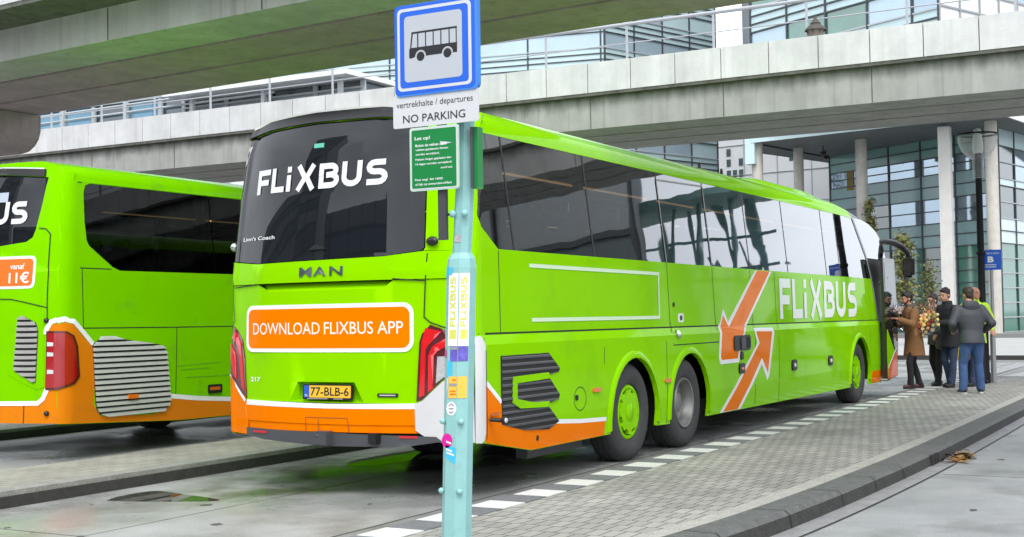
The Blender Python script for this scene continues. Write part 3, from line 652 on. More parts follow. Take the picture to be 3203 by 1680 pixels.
def left_bus():
    XF[0] = Vector((.78, 5.7, 0)); W = 2.7
    B = Bus(W, .12, .25, ([.3, .6, 1.3, 2.1, 3.1, 3.3], [.02, 0, 0, .02, .09, .12]), ([0, 1.8, 2.1, 2.6, 3.05, 3.3], [0, 0, .02, .07, .14, .2]))
    p = thing('coach', 'green coach with large silver side grille parked in the next lane on the left', 'coach', (.78+6.5, 5.7+1.35, 0), 'green coaches in the bus lanes')
    R = B.right; Q = B.rear; ru = RU(W); UCL = [.02*i for i in range(8, 30)]
    A1 = arch(4.1, .47, .6, .31); A3 = arch(10.9, .47, .6, .3); E = .073; S0 = .193
    low = [(S0, .42), (.6, .40), (1.95, .33), (3.4, .31)]+A1+[(6, .3)]+A3+[(12.6, .3)]
    gl = [(12.6, 2.11), (1.06, 2.11), (.95, 2.15), (.62, 2.38), (.585, 2.44), (.57, 2.67), (.58, 2.98), (.61, 3.06), (.68, 3.09), (12.6, 3.09)]
    lf = [(S0+.14, 3.1), (S0+.14, 3.05), (S0+.07, 2.6), (S0+.02, 2.1), (S0, 1.8), (S0, 1.3)]
    plate('side_panel', low+gl+[(12.6, 3.10)]+lf, R, 0, GREEN2, p, th=.03, uc=UCL, vc=VC)
    plate('side_panel', low+[(12.6, 2.11), (S0, 2.11)], B.left, 0, GREEN2, p, th=.03, uc=UCL, vc=VC)
    xs = [2.6, 4.4, 6.2, 8.0, 9.8, 11.4]; win = [(1.065, 2.115), (.955, 2.155), (.63, 2.385), (.595, 2.445), (.58, 2.67), (.59, 2.98), (.62, 3.055), (.69, 3.085)]
    prev = win
    for x in xs:
        cur = [(x, 3.085), (x+.06, 2.115)]
        plate('window', prev+cur, R, -.004, DGLASS, p, th=0, uc=UCL, vc=[2.35, 2.6, 2.85, 3.05]); prev = [(x+.08, 2.115), (x+.02, 3.085)]
    plate('window', prev+[(12.6, 3.085), (12.6, 2.115)], R, -.004, DGLASS, p, th=0, vc=[2.6])
    plate('window', [(.8, 3.085), (.8, 2.115), (12.6, 2.115), (12.6, 3.085)], B.left, -.004, DGLASS, p, th=0, vc=[2.6, 3.05])
    interior(B, p, 13.4, xs, 1.6); roof(B, p, 12.6, 3.38, GREEN2, .3, 13.2)
    for x, k in ((4.1, 'cap'), (10.9, 'cap')):
        for y, sg in ((.045, -1), (W-.045, 1)): wheel(p, x, y, sg, k, capmat=GREEN2)
    ex = lambda z: 12.6; xf = lambda z: interp(z, [.27, 1.3, 2.0, 3.1], [13.3, 13.4, 13.35, 12.95])
    front(B, p, 13, [.28, .6, 1.0, 1.34, 1.6], ex, xf, 'front_panel', GREEN2); front(B, p, 13, [1.6, 1.9, 2.2, 2.5, 2.8, 3.1], ex, xf, 'windscreen', DGLASS)
    # flank
    OR = [(S0, 1.5), (.26, 1.53), (.36, 1.50), (.49, 1.37), (.60, 1.27), (.66, 1.2), (.64, .60), (.74, .47), (1.56, .43), (1.74, .47), (1.83, .62), (2.3, .555), (3.0, .50), (3.46, .49), (3.44, .32), (1.95, .335), (.6, .405), (S0, .425)]
    plate('orange_skirt', OR, R, .005, ORANGE_D, p, th=.004, uc=UCL, vc=[.6])
    ribbons('white_stripe', [[(S0, 1.545), (.26, 1.565), (.37, 1.535), (.5, 1.41), (.63, 1.28)]], .055, R, .007, WHITE, p); ribbons('white_stripe', [[(1.83, .63), (2.3, .575), (3.0, .52), (3.46, .51)]], .055, R, .007, WHITE, p)
    G = [(.62, 1.27), (.74, 1.345), (.84, 1.36), (1.65, 1.25), (1.74, 1.22), (1.77, 1.14), (1.83, .58), (1.80, .51), (1.74, .475), (1.55, .445), (.75, .48), (.69, .53), (.665, .62)]
    o = plate('side_grille', G, R, .008, DARK, p, th=.008, vc=[.6]); slats('grille_louver', G, .062, R, .008, SILVER, o, depth=.024, h=.66, gap=.004)
    plate('side_marker', rrect(1.12, .64, 1.27, .69, .01), R, .05, AMBER, p, th=.02)
    o = plate('side_marker', rrect(2.48, .62, 2.72, .73, .02), R, .02, BLACK, p, th=.02); plate('lens', rrect(2.5, .66, 2.68, .70, .01), R, .026, M('amber_dull', (.5, .12, .01), .3), o, th=.006)
    for pts in ([(.25, 2.13), (.48, 2.128), (.93, 2.125)], [(.5, 2.13), (.5, 1.46), (.48, .41)], [(.5, 1.46), (1.95, 1.45), (3.2, 1.448)], [(1.95, 1.45), (1.91, .33)], [(.5, .88), (.64, .88)], [(.56, 3.09), (.5, 3.09)]): line(p, B, pts)
    ribbons('scratch', [[(1.95, .98), (2.7, 1.0)], [(2.0, .93), (2.5, .94)], [(2.1, .84), (2.9, .83)]], .006, R, .002, M('scratch_dark', (.10, .3, .02), .6), p)
    mb = MB(); mb.tube([(3.05, -.01, .43), (3.35, -.10, .42)], .03, 8); mb.build('exhaust_stub', STEEL, p)
    TL = [(S0, 1.435), (.28, 1.43), (.36, 1.38), (.41, 1.26), (.435, .93), (.36, .85), (S0, .795)]
    o = plate('tail_lamp', TL, R, .016, DRED, p, th=.02, uc=UCL); plate('lamp_ribbon', [(S0, 1.41), (.27, 1.41), (.33, 1.36), (.375, 1.24), (.385, .93), (.33, .87), (S0, .82)], R, .020, M('tail_red_deep', (.36, .004, .01), .12, coat=1), o, th=.006, uc=UCL)
    def rp(name, poly, off, mat, th=.02, holes=(), vc=(), parent=p): return plate(name, poly, Q, off, mat, parent, holes=holes, th=th, uc=ru, vc=vc)
    o2 = rp('tail_lamp', [(E, 1.435), (.165, 1.435), (.175, .795), (E, .795)], .016, DRED); rp('lamp_ribbon', [(E, 1.41), (.155, 1.41), (.165, .82), (E, .82)], .020, M('tail_red_deep', (.36, .004, .01), .12, coat=1), th=.006, parent=o2)
    for z in (1.27, 1.16, .97): rp('lamp_reflector', [(.155, z), (.10, z), (.10, z+.04), (.155, z+.045)], .023, SIGNW, th=.003, parent=o2)
    rp('orange_skirt', [(E, .43), (E, 1.52), (.12, 1.5), (.165, 1.44), (.19, .78), (.26, .63), (1.0, .615), (2.5, .63), (W-E, .7), (W-E, .43)], .005, ORANGE_D, th=.01)
    ribbons('white_stripe', [[(E, 1.56), (.13, 1.53), (.17, 1.45), (.172, 1.40)]], .05, Q, .010, WHITE, p); ribbons('white_stripe', [[(.165, .80), (.21, .70), (.28, .65), (1.0, .64), (2.5, .65)]], .05, Q, .010, WHITE, p)
    GLS = [(.30, 3.14), (.34, 2.78), (.37, 2.56), (.40, 2.47), (.48, 2.42), (.87, 2.38), (1.83, 2.38), (2.22, 2.42), (2.30, 2.47), (2.33, 2.56), (2.36, 2.78), (2.4, 3.14), (1.8, 3.19), (.9, 3.19)]
    rp('tailgate', [(E, .43), (W-E, .43), (W-E, 1.8), (W-E-.01, 2.1), (W-.10, 3.08), (W-.11, 3.2), (.11, 3.2), (.10, 3.08), (E+.01, 2.1), (E, 1.8)], 0, GREEN2, vc=VC, holes=[GLS])
    rp('rear_window', GLS, -.002, RGLASS, th=.02, vc=[2.6, 2.85, 3.05])
    rp('roof_lip', [(.34, 3.15), (.9, 3.195), (1.8, 3.195), (2.36, 3.15), (2.36, 3.22), (1.8, 3.27), (.9, 3.27), (.36, 3.235)], .03, BLACK, th=.12)
    ribbons('lip_trim', [[(.36, 3.24), (.9, 3.275), (1.8, 3.275), (2.36, 3.225)]], .015, Q, .034, SILVER, p)
    logo('lettering', 'FLiXBUS', 2.03, 2.625, 1.52, .255, Q, .006, M('logo_grey_white', (.66, .67, .68), .4), p, -1)
    rp('window_sticker', [(.92, 2.99), (.79, 2.99), (.79, 2.88), (.92, 2.88)], .003, M('paper_grey', (.42, .47, .55), .6), th=.002)
    o = rp('advert_board', rrect(.33, 1.905, 2.3, 2.265, .06), .004, WHITE, th=.003); rp('board_face', rrect(.36, 1.935, 2.27, 2.235, .045), .006, M('board_orange', (.70, .15, .01), .4), th=.002, parent=o)
    text('lettering', 'vanaf', .655, 2.12, .19, .065, Q, .008, WHITE, o, -1, .012); text('lettering', '11€', .665, 1.965, .265, .125, Q, .008, WHITE, o, -1, .015)
    rp('vent_surround', [(.62, 1.70), (.20, 1.62), (.20, .82), (.30, .80), (.66, .96), (.66, 1.3)], .006, GREEN2, th=.006)
    V = [(.53, 1.59), (.46, 1.605), (.30, 1.53), (.27, 1.44), (.30, .88), (.33, .87), (.57, 1.0), (.585, 1.04), (.55, 1.36)]
    rp('rear_vent', V, .009, DARK, th=.004); slats('vent_louver', V, .062, Q, .009, GREYL, p, depth=.016, h=.62, gap=.004)
    for pts in ([(.16, 1.69), (.40, 1.745), (.62, 1.79), (1.0, 1.80)], [(.165, 2.12), (.16, 1.4)], [(.17, 2.12), (.185, 2.5), (.24, 2.56), (.33, 2.57)], [(.45, .63), (.46, .43)]): ribbons('panel_gap', [pts], .011, Q, .0075, SEAM, p)
    for z in (1.55, .54):
        mb = MB(); mb.sphere(Q(.165, z, .015), .03, 10, 6); mb.build('latch', BLACK, p)
    return p
main_bus(); left_bus(); XF[0] = Vector((0, 0, 0))
# ---------------------------------------------------------------- ground and lanes
CONC_LANE = M('lane_concrete', (.30, .305, .30), .62, grain=0.22, var=.22, vs=1.1, dirt=(.115, .112, .09), ds=.8, dlo=.52, dhi=.78, rvar=.40, bump=.12, bs=35)
CONC_ROAD = M('road_concrete', (.30, .307, .312), .6, grain=0.22, var=.20, vs=1.6, dirt=(.15, .155, .15), ds=1.0, dlo=.5, dhi=.72, rvar=.3, bump=.12, bs=35)
GUTTER = M('gutter_concrete', (.20, .205, .2), .6, grain=0.22, var=.28, vs=3, dirt=(.10, .10, .085), ds=2, bump=.2, bs=40)
KERB = M('kerb_granite', (.098, .101, .098), .7, grain=0.22, var=.35, vs=14, bump=.4, bs=90)
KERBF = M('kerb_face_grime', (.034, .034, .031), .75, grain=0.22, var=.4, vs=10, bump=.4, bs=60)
KERBL = M('kerb_concrete', (.24, .24, .22), .75, grain=0.22, var=.25, vs=6, bump=.3, bs=60)
BLKW = M('block_white', (.64, .64, .63), .55, grain=0.08, var=.10, vs=9, dirt=(.45, .45, .43), ds=7, dlo=.6, dhi=.85); BLKD = M('block_dark', (.145, .152, .165), .65, grain=0.22, var=.2, vs=8)
def paver_mat(name, c1, c2, bw, bh, mort, rot):
    m = bpy.data.materials.new(name); m.use_nodes = True; n = m.node_tree; b = n.nodes['Principled BSDF']; L = n.links.new
    t = n.nodes.new('ShaderNodeTexCoord'); mp = n.nodes.new('ShaderNodeMapping'); mp.inputs['Rotation'].default_value = (0, 0, rot)
    br = n.nodes.new('ShaderNodeTexBrick'); br.inputs['Scale'].default_value = 1; br.inputs['Brick Width'].default_value = bw; br.inputs['Row Height'].default_value = bh
    br.inputs['Mortar Size'].default_value = .0055; br.inputs['Mortar Smooth'].default_value = .3; br.inputs['Bias'].default_value = 0
    br.inputs['Color1'].default_value = (*c1, 1); br.inputs['Color2'].default_value = (*c2, 1); br.inputs['Mortar'].default_value = (*mort, 1)
    nz = n.nodes.new('ShaderNodeTexNoise'); nz.inputs['Scale'].default_value = 1.3; nz.inputs['Detail'].default_value = 9; nz.inputs['Roughness'].default_value = .7
    mr = n.nodes.new('ShaderNodeMapRange'); mr.inputs[1].default_value = .3; mr.inputs[2].default_value = .7; mr.inputs[3].default_value = .66; mr.inputs[4].default_value = 1.2
    mx = n.nodes.new('ShaderNodeMix'); mx.data_type = 'RGBA'; mx.blend_type = 'MULTIPLY'; mx.inputs[0].default_value = 1
    bp = n.nodes.new('ShaderNodeBump'); bp.inputs['Strength'].default_value = .5; bp.inputs['Distance'].default_value = .006; bp.invert = True
    L(t.outputs['Object'], mp.inputs[0]); L(mp.outputs[0], br.inputs[0]); L(mp.outputs[0], nz.inputs[0]); L(nz.outputs[0], mr.inputs[0]); L(br.outputs[0], mx.inputs[6]); L(mr.outputs[0], mx.inputs[7])
    L(mx.outputs[2], b.inputs['Base Color']); L(br.outputs['Fac'], bp.inputs['Height']); L(bp.outputs[0], b.inputs['Normal']); b.inputs['Roughness'].default_value = .75
    MATS[name] = m; return m
PAVE = paver_mat('pavers', (.335, .325, .298), (.262, .257, .238), .105, .215, (.07, .067, .056), pi/2)
PAVEL = paver_mat('pavers_left', (.33, .32, .275), (.28, .27, .235), .21, .105, (.11, .105, .08), 0)
def sheet(name, poly, z, mat, kind='structure'):
    me = bpy.data.meshes.new(name); me.from_pydata([(a, b, z) for a, b in poly], [], [tuple(t) for t in tessellate_polygon([[Vector((a, b, 0)) for a, b in poly]])])
    bm = bmesh.new(); bm.from_mesh(me); bmesh.ops.recalc_face_normals(bm, faces=bm.faces)
    if bm.faces[:] and bm.faces[0].normal.z < 0: bmesh.ops.reverse_faces(bm, faces=bm.faces)
    bm.to_mesh(me); bm.free()
    return tag(link(name, me, mat, None, (0, 0, z)), kind=kind)
def slab(name, poly, z0, z1, mat, kind='structure', bevel=0):
    mb = MB(); mb.prism(poly, lambda a, b, w: Vector((a, b, z0+w)), z1-z0); o = mb.build(name, mat, None, (0, 0, 0)); return tag(o, kind=kind)
sheet('ground', [(-400, -400), (700, -400), (700, 500), (-400, 500)], 0, M('ground_asphalt', (.19, .19, .185), .8, var=.2, vs=.5))
sheet('bus_lane', [(-60, .05), (30, .05), (30, 3.4), (-60, 3.4)], .004, CONC_LANE)
sheet('bus_lane', [(-60, 4.8), (30, 4.8), (30, 8.65), (-60, 8.65)], .004, CONC_LANE)
sheet('gutter', [(-60, -.5), (19.3, -.5), (19.3, .05), (-60, .05)], .005, GUTTER)
INN = [(-8.2, -.55), (-7.4, -.80), (-6.3, -1.20), (-5, -1.58), (-3.7, -1.90), (-2.5, -2.13), (-1.38, -2.29), (-.06, -2.42), (2, -2.51), (4.96, -2.55), (12, -2.52), (17.6, -2.50), (18.6, -2.35), (19.1, -1.9), (19.3, -1.2), (19.3, -.48)]
def offs(path, d):
    out = []
    for i, p in enumerate(path):
        a = Vector(path[max(0, i-1)]); b = Vector(path[min(len(path)-1, i+1)]); t = (b-a).normalized(); out.append((p[0]+t.y*d, p[1]-t.x*d))
    return out
def cat(path, k=5):      # Catmull-Rom smoothing
    out = []
    for i in range(len(path)-1):
        p0, p1, p2, p3 = [Vector(path[max(0, min(len(path)-1, j))]) for j in (i-1, i, i+1, i+2)]
        for s in range(k):
            t = s/k; q = .5*((2*p1)+(p2-p0)*t+(2*p0-5*p1+4*p2-p3)*t*t+(3*p1-p0-3*p2+p3)*t**3); out.append((q.x, q.y))
    return out+[path[-1]]
INS = cat(INN)
sheet('road', [(-60, -60), (45, -60), (45, -3.2), (19.6, -.5), (30, -.5), (30, .0), (19.3, -.0), (19.3, -.5)]+offs(INS, .45)[::-1]+[(-60, -.55)], .003, CONC_ROAD)
O25 = offs(INS, .27); O45 = offs(INS, .46); O15 = offs(INS, -.15)
sheet('gutter', O25+O45[::-1], .006, M('gutter_setts', (.24, .24, .245), .6, var=.3, vs=5, bump=.2))
sheet('gutter_joint', offs(INS, .452)+offs(INS, .468)[::-1], .0085, SEAM)
slab('platform', INS+[(19.3, -.78), (-8.2, -.78)], -.1, .12, PAVE)
slab('platform_edging', O15+INS[::-1], .0, .124, M('edging_pavers', (.34, .33, .30), .75, grain=0.22, var=.22, vs=7, bump=.3, bs=50))
mb = MB(); n = len(INS)                      # granite kerb with a rounded arris
vs = []
for a, b, c, d in zip(INS, offs(INS, .235), O25, offs(INS, .285)): vs += [(a[0], a[1], .126), (b[0], b[1], .126), (c[0], c[1], .098), (d[0], d[1], -.02)]
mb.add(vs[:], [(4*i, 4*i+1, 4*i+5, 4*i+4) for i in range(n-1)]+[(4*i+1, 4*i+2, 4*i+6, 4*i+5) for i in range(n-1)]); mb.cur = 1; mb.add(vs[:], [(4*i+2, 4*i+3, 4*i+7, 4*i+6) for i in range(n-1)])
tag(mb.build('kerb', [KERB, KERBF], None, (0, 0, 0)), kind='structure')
mb = MB(); acc = 0
for i in range(n-1):
    acc += math.dist(INS[i], INS[i+1])
    if acc > .95:
        acc = 0; t = (Vector(INS[i+1])-Vector(INS[i])).normalized()*.006
        a, b, c, d = INS[i], offs(INS, .237)[i], offs(INS, .274)[i], offs(INS, .288)[i]; q = [(a[0], a[1], .1275), (b[0], b[1], .1275), (c[0], c[1], .099), (d[0], d[1], .0)]
        mb.add([(v[0]-t.x, v[1]-t.y, v[2]) for v in q]+[(v[0]+t.x, v[1]+t.y, v[2]) for v in q], [(j, j+1, j+5, j+4) for j in range(3)])
tag(mb.build('kerb_joints', SEAM, None, (0, 0, 0)), kind='structure')
mb = MB(); x = -8.0; k = 0
while x < 19.1:
    mb.cur = k % 2; mb.bb((x, -.775, -.05), (x+.338, -.475, .124)); x += .345; k += 1
tag(mb.build('kerb_blocks', [BLKD, BLKW], None, (0, 0, 0)), kind='structure')
slab('platform', [(-60, 3.62), (24, 3.62), (24, 4.78), (-60, 4.78)], -.1, .136, PAVEL)
mb = MB(); mb.bb((-60, 3.42, .10), (24, 3.62, .142)); mb.cur = 1; mb.bb((-60, 3.40, -.1), (24, 3.62, .10)); tag(mb.build('kerb', [KERBL, KERBF], None, (0, 0, 0)), kind='structure')
slab('platform', [(-60, 8.85), (24, 8.85), (24, 11), (-60, 11)], -.1, .136, PAVEL)
mb = MB(); mb.bb((-60, 8.67, .10), (24, 8.85, .142)); mb.cur = 1; mb.bb((-60, 8.65, -.1), (24, 8.85, .10)); tag(mb.build('kerb', [KERBL, KERBF], None, (0, 0, 0)), kind='structure')
mb = MB(); mb.bb((24, 3.4, -.1), (24.2, 11, .14)); tag(mb.build('kerb', KERBL, None, (0, 0, 0)), kind='structure')
sheet('far_pavement', [(32.3, -40), (58, -40), (58, 40), (32.3, 40)], .13, M('far_paving', (.36, .36, .35), .8, var=.15, vs=.8))
mb = MB(); mb.bb((32.1, -40, -.1), (32.3, 40, .135)); tag(mb.build('kerb', KERBF, None, (0, 0, 0)), kind='structure')
sheet('far_road', [(58, -60), (75, -60), (75, 60), (58, 60)], .01, M('far_asphalt', (.12, .12, .12), .8, var=.1))
mb = MB()
for x in (-7.5, -2.4, 2.7, 7.8, 12.9): mb.bb((x, .05, .0035), (x+.014, 3.4, .0052)); mb.bb((x+1.3, 4.8, .0035), (x+1.314, 8.65, .0052))
for x in (-1.9, 3.4, 8.9): mb.bb((x, -12, .0025), (x+.015, -3.05, .0045))
mb.bb((-60, .045, .004), (19.3, .07, .0065)); mb.bb((-60, 1.72, .0035), (30, 1.732, .0052))
tag(mb.build('lane_joints', M('joint_tar', (.06, .06, .055), .8), None, (0, 0, 0)), kind='structure')
mb = MB()
for k in range(150):
    if k < 60: x, y = random.uniform(-6, 6), random.uniform(.2, 3.3)
    elif k < 110: x, y = random.uniform(0, 14), random.uniform(-7, -3.1)
    else: x, y = random.uniform(-5, 5), random.uniform(4.9, 8.4)
    r = random.choice([.012, .018, .03, .055]); e = random.uniform(.5, 1.0); a0 = random.random()*3; nn = 9
    mb.add([(x+r*random.uniform(.7, 1.2)*cos(a0+2*pi*j/nn), y+e*r*random.uniform(.7, 1.2)*sin(a0+2*pi*j/nn), .0072) for j in range(nn)], [tuple(range(nn))])
tag(mb.build('lane_stains', M('oil_spot', (.085, .085, .08), .6), None, (0, 0, 0)), kind='structure')
# standing water
WATER = bpy.data.materials.new('puddle_water'); WATER.use_nodes = True
_n = WATER.node_tree; _n.nodes.clear(); _o = _n.nodes.new('ShaderNodeOutputMaterial'); _m = _n.nodes.new('ShaderNodeMixShader'); _t = _n.nodes.new('ShaderNodeBsdfTransparent'); _g = _n.nodes.new('ShaderNodeBsdfGlossy'); _fr = _n.nodes.new('ShaderNodeFresnel')
_t.inputs[0].default_value = (.62, .61, .56, 1); _g.inputs['Roughness'].default_value = .02; _fr.inputs[0].default_value = 1.6
_n.links.new(_fr.outputs[0], _m.inputs[0]); _n.links.new(_t.outputs[0], _m.inputs[1]); _n.links.new(_g.outputs[0], _m.inputs[2]); _n.links.new(_m.outputs[0], _o.inputs[0])
def puddle(poly): sheet('puddle', cat(poly+[poly[0]], 6)[:-1], .0075, WATER)
puddle([(2.0, 2.32), (2.6, 2.26), (3.3, 2.42), (4.2, 2.40), (4.4, 2.55), (3.75, 2.74), (3.0, 2.83), (2.3, 2.80), (1.9, 2.55)])
puddle([(-1.0, 2.95), (-.75, 3.06), (-.36, 3.03), (-.42, 2.62), (-.52, 2.2), (-.60, 2.06), (-.72, 2.2), (-.90, 2.62)])
FILM = bpy.data.materials.new('damp_film'); FILM.use_nodes = True
_n = FILM.node_tree; _n.nodes.clear(); _o = _n.nodes.new('ShaderNodeOutputMaterial'); _m = _n.nodes.new('ShaderNodeMixShader'); _t = _n.nodes.new('ShaderNodeBsdfTransparent'); _g = _n.nodes.new('ShaderNodeBsdfGlossy'); _fr = _n.nodes.new('ShaderNodeFresnel'); _mu = _n.nodes.new('ShaderNodeMath'); _mu.operation = 'MULTIPLY'
_c = _n.nodes.new('ShaderNodeTexCoord'); _z = _n.nodes.new('ShaderNodeTexNoise'); _z.inputs['Scale'].default_value = .9; _z.inputs['Detail'].default_value = 6; _r = _n.nodes.new('ShaderNodeMapRange'); _r.inputs[1].default_value = .42; _r.inputs[2].default_value = .58
_t.inputs[0].default_value = (.80, .79, .74, 1); _g.inputs['Roughness'].default_value = .16; _fr.inputs[0].default_value = 1.33
_L = _n.links.new; _L(_c.outputs['Object'], _z.inputs[0]); _L(_z.outputs[0], _r.inputs[0])
_mp = _n.nodes.new('ShaderNodeMapping'); _mp.inputs['Location'].default_value = (-.45, -2.1, 0); _mp.inputs['Scale'].default_value = (.25, .95, 1); _ln = _n.nodes.new('ShaderNodeVectorMath'); _ln.operation = 'LENGTH'; _e = _n.nodes.new('ShaderNodeMapRange'); _e.inputs[1].default_value = 1.0; _e.inputs[2].default_value = .5; _k = _n.nodes.new('ShaderNodeMath'); _k.operation = 'MULTIPLY'; _tm = _n.nodes.new('ShaderNodeMix'); _tm.data_type = 'RGBA'; _tm.inputs[6].default_value = (1, 1, 1, 1); _tm.inputs[7].default_value = (.72, .71, .65, 1)
_L(_c.outputs['Object'], _mp.inputs[0]); _L(_mp.outputs[0], _ln.inputs[0]); _L(_ln.outputs['Value'], _e.inputs[0]); _L(_e.outputs[0], _k.inputs[0]); _L(_r.outputs[0], _k.inputs[1]); _L(_k.outputs[0], _tm.inputs[0]); _L(_tm.outputs[2], _t.inputs[0]); _L(_fr.outputs[0], _mu.inputs[0]); _L(_k.outputs[0], _mu.inputs[1]); _L(_mu.outputs[0], _m.inputs[0]); _L(_t.outputs[0], _m.inputs[1]); _L(_g.outputs[0], _m.inputs[2]); _L(_m.outputs[0], _o.inputs[0])
sheet('damp_film', cat([(-1.6, 2.4), (-.6, 1.4), (1.0, 1.1), (3.5, 1.3), (6, 1.5), (6, 3.1), (3, 3.2), (0, 3.2), (-1.5, 3.1), (-1.6, 2.4)], 6)[:-1], .0065, FILM)
mb = MB()
for k in range(5): mb.bb((4.02+.075*k, -2.845, .005), (4.05+.075*k, -2.80, .105))
tag(mb.build('drain_grate', M('grate_iron', (.02, .02, .02), .6), None), 'dark slotted drain grate set into the granite kerb face', 'drain')
mb = MB(); cols = [M('leaf_brown', (.20, .085, .02), .7), M('leaf_ochre', (.36, .20, .05), .7), M('leaf_dark', (.06, .04, .015), .8)]
for k in range(90):
    x = 4.72+random.gauss(0, .22); y = -2.97+random.gauss(0, .06); z = .012+.03*random.random(); a = random.random()*6.3; r = .035+.03*random.random(); mb.cur = random.randrange(3)
    t = Vector((cos(a), sin(a), random.uniform(-.4, .4)))*r; s = Vector((-sin(a), cos(a), random.uniform(-.4, .4)))*r*.7; c = Vector((x, y, z)); mb.add([c-t, c+s, c+t, c-s], [(0, 1, 2, 3)])
tag(mb.build('fallen_leaves', cols, None), kind='stuff')
bpy.context.view_layer.update()

# ---------------------------------------------------------------- viaducts
def concrete(name, c, streak=.25, drip=.45):
    m = M(name, c, .85, var=.16, vs=1.4, bump=.15, bs=25)
    n = m.node_tree; b = n.nodes['Principled BSDF']; L = n.links.new; src = b.inputs['Base Color'].links[0].from_socket
    t = n.nodes.new('ShaderNodeTexCoord'); mp = n.nodes.new('ShaderNodeMapping'); mp.inputs['Scale'].default_value = (2.6, 2.6, .35); nz = n.nodes.new('ShaderNodeTexNoise'); nz.inputs['Scale'].default_value = 1.2; nz.inputs['Detail'].default_value = 5
    mr = n.nodes.new('ShaderNodeMapRange'); mr.inputs[1].default_value = .35; mr.inputs[2].default_value = .7; mr.inputs[3].default_value = 1.05; mr.inputs[4].default_value = 1-streak
    mx = n.nodes.new('ShaderNodeMix'); mx.data_type = 'RGBA'; mx.blend_type = 'MULTIPLY'; mx.inputs[0].default_value = 1
    L(t.outputs['Object'], mp.inputs[0]); L(mp.outputs[0], nz.inputs[0]); L(nz.outputs[0], mr.inputs[0]); L(src, mx.inputs[6]); L(mr.outputs[0], mx.inputs[7])
    m2 = n.nodes.new('ShaderNodeMapping'); m2.inputs['Scale'].default_value = (9, 9, .22); n2 = n.nodes.new('ShaderNodeTexNoise'); n2.inputs['Scale'].default_value = 1; n2.inputs['Detail'].default_value = 4; r2 = n.nodes.new('ShaderNodeMapRange'); r2.inputs[1].default_value = .56; r2.inputs[2].default_value = .74; r2.inputs[4].default_value = drip
    x2 = n.nodes.new('ShaderNodeMix'); x2.data_type = 'RGBA'; x2.inputs[7].default_value = (c[0]*.42, c[1]*.42, c[2]*.38, 1)
    L(t.outputs['Object'], m2.inputs[0]); L(m2.outputs[0], n2.inputs[0]); L(n2.outputs[0], r2.inputs[0]); L(r2.outputs[0], x2.inputs[0]); L(mx.outputs[2], x2.inputs[6]); L(x2.outputs[2], b.inputs['Base Color'])
    return m
BEAM = concrete('girder_concrete', (.47, .475, .455), .14); SOFF = concrete('soffit_concrete_bounce_offset', (.43, .33, .375), .12); PARA = concrete('parapet_concrete', (.60, .60, .605), .10, .16); GRIME = M('grime_band', (.11, .11, .095), .9, var=.5, vs=5)  # SOFF: concrete tinted magenta to offset green light bounced off the coaches
def viaduct(label, x0, slope, y0, y1, widths, h, zp0, zp1, over, piers, rail=False, beam=None, soff=None):
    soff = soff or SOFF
    p = thing('viaduct', label, 'viaduct', (x0, 0, 0), 'concrete viaducts over the bus lanes')
    def seg(a0, a1, z0, z1, mb, ya=y0, yb=y1):
        vs = [(x0+slope*y+a, y, z) for y in (ya, yb) for z in (z0, z1) for a in (a0, a1)]
        mb.add(vs, [(0, 1, 3, 2), (4, 6, 7, 5), (0, 4, 5, 1), (2, 3, 7, 6), (0, 2, 6, 4), (1, 5, 7, 3)])
    a = 0
    for i, w in enumerate(widths):
        mb = MB(); seg(a, a+w, 5.2, zp0-.02, mb)
        if i == 0:
            mb.cur = 1; y = y0
            while y < y1: seg(-.004, .05, 5.205, zp0-.07, mb, y, y+.018); y += 2.76
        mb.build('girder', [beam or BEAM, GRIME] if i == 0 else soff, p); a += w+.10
    tw = a-.10
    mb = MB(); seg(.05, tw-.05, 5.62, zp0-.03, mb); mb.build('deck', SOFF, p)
    for s in (0, 1):
        mb = MB(); y = y0
        while y < y1:
            e = (-over, -over+.16) if s == 0 else (tw+over-.16, tw+over)
            seg(e[0], e[1], zp0, zp1, mb, y+.009, y+.911); y += .92
        mb.build('parapet', PARA, p)
        mb = MB(); e = (-over+.012, .03) if s == 0 else (tw-.03, tw+over-.012); seg(e[0], e[1], zp0-.06, zp0+.06, mb); seg((e[0]+.002 if s == 0 else e[0]), e[0]+.12 if s == 0 else e[1], zp0, zp1-.08, mb) if False else None; mb.build('deck_edge', GRIME, p)
    for py in piers:
        mb = MB(); cx = x0+slope*py+tw/2
        prof = [(-1.74, 5.19), (-1.74, 4.92), (-1.70, 4.78), (-1.61, 4.66), (-1.48, 4.58), (-1.3, 4.55), (1.3, 4.55), (1.48, 4.58), (1.61, 4.66), (1.70, 4.78), (1.74, 4.92), (1.74, 5.19)]
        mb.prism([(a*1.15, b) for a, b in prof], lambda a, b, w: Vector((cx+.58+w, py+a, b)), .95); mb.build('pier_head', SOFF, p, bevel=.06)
        mb = MB(); mb.tube([(cx+1.05, py+.4, -.1), (cx+1.05, py+.4, 4.55)], .42, 24); mb.build('pier', BEAM, p)
    if rail:
        RL = M('rail_paint', (.40, .42, .45), .4)
        mb = MB(); xr = 16.9; mb.tube([(xr, y0, 7.88), (xr, 40, 7.88)], .042, 8); mb.tube([(xr, y0, 7.46), (xr, 40, 7.46)], .014, 6); mb.tube([(xr, y0, 6.95), (xr, 40, 6.95)], .012, 6); mb.build('handrail', RL, p)
        y = -40.
        while y < 40: mb = MB(); mb.bar((xr, y, 5.9), (xr, y, 7.88), .045, .035); mb.build('rail_post', RL, p); y += 2.0
    return p
BEAM2 = concrete('stained_girder', (.36, .36, .345), .16)
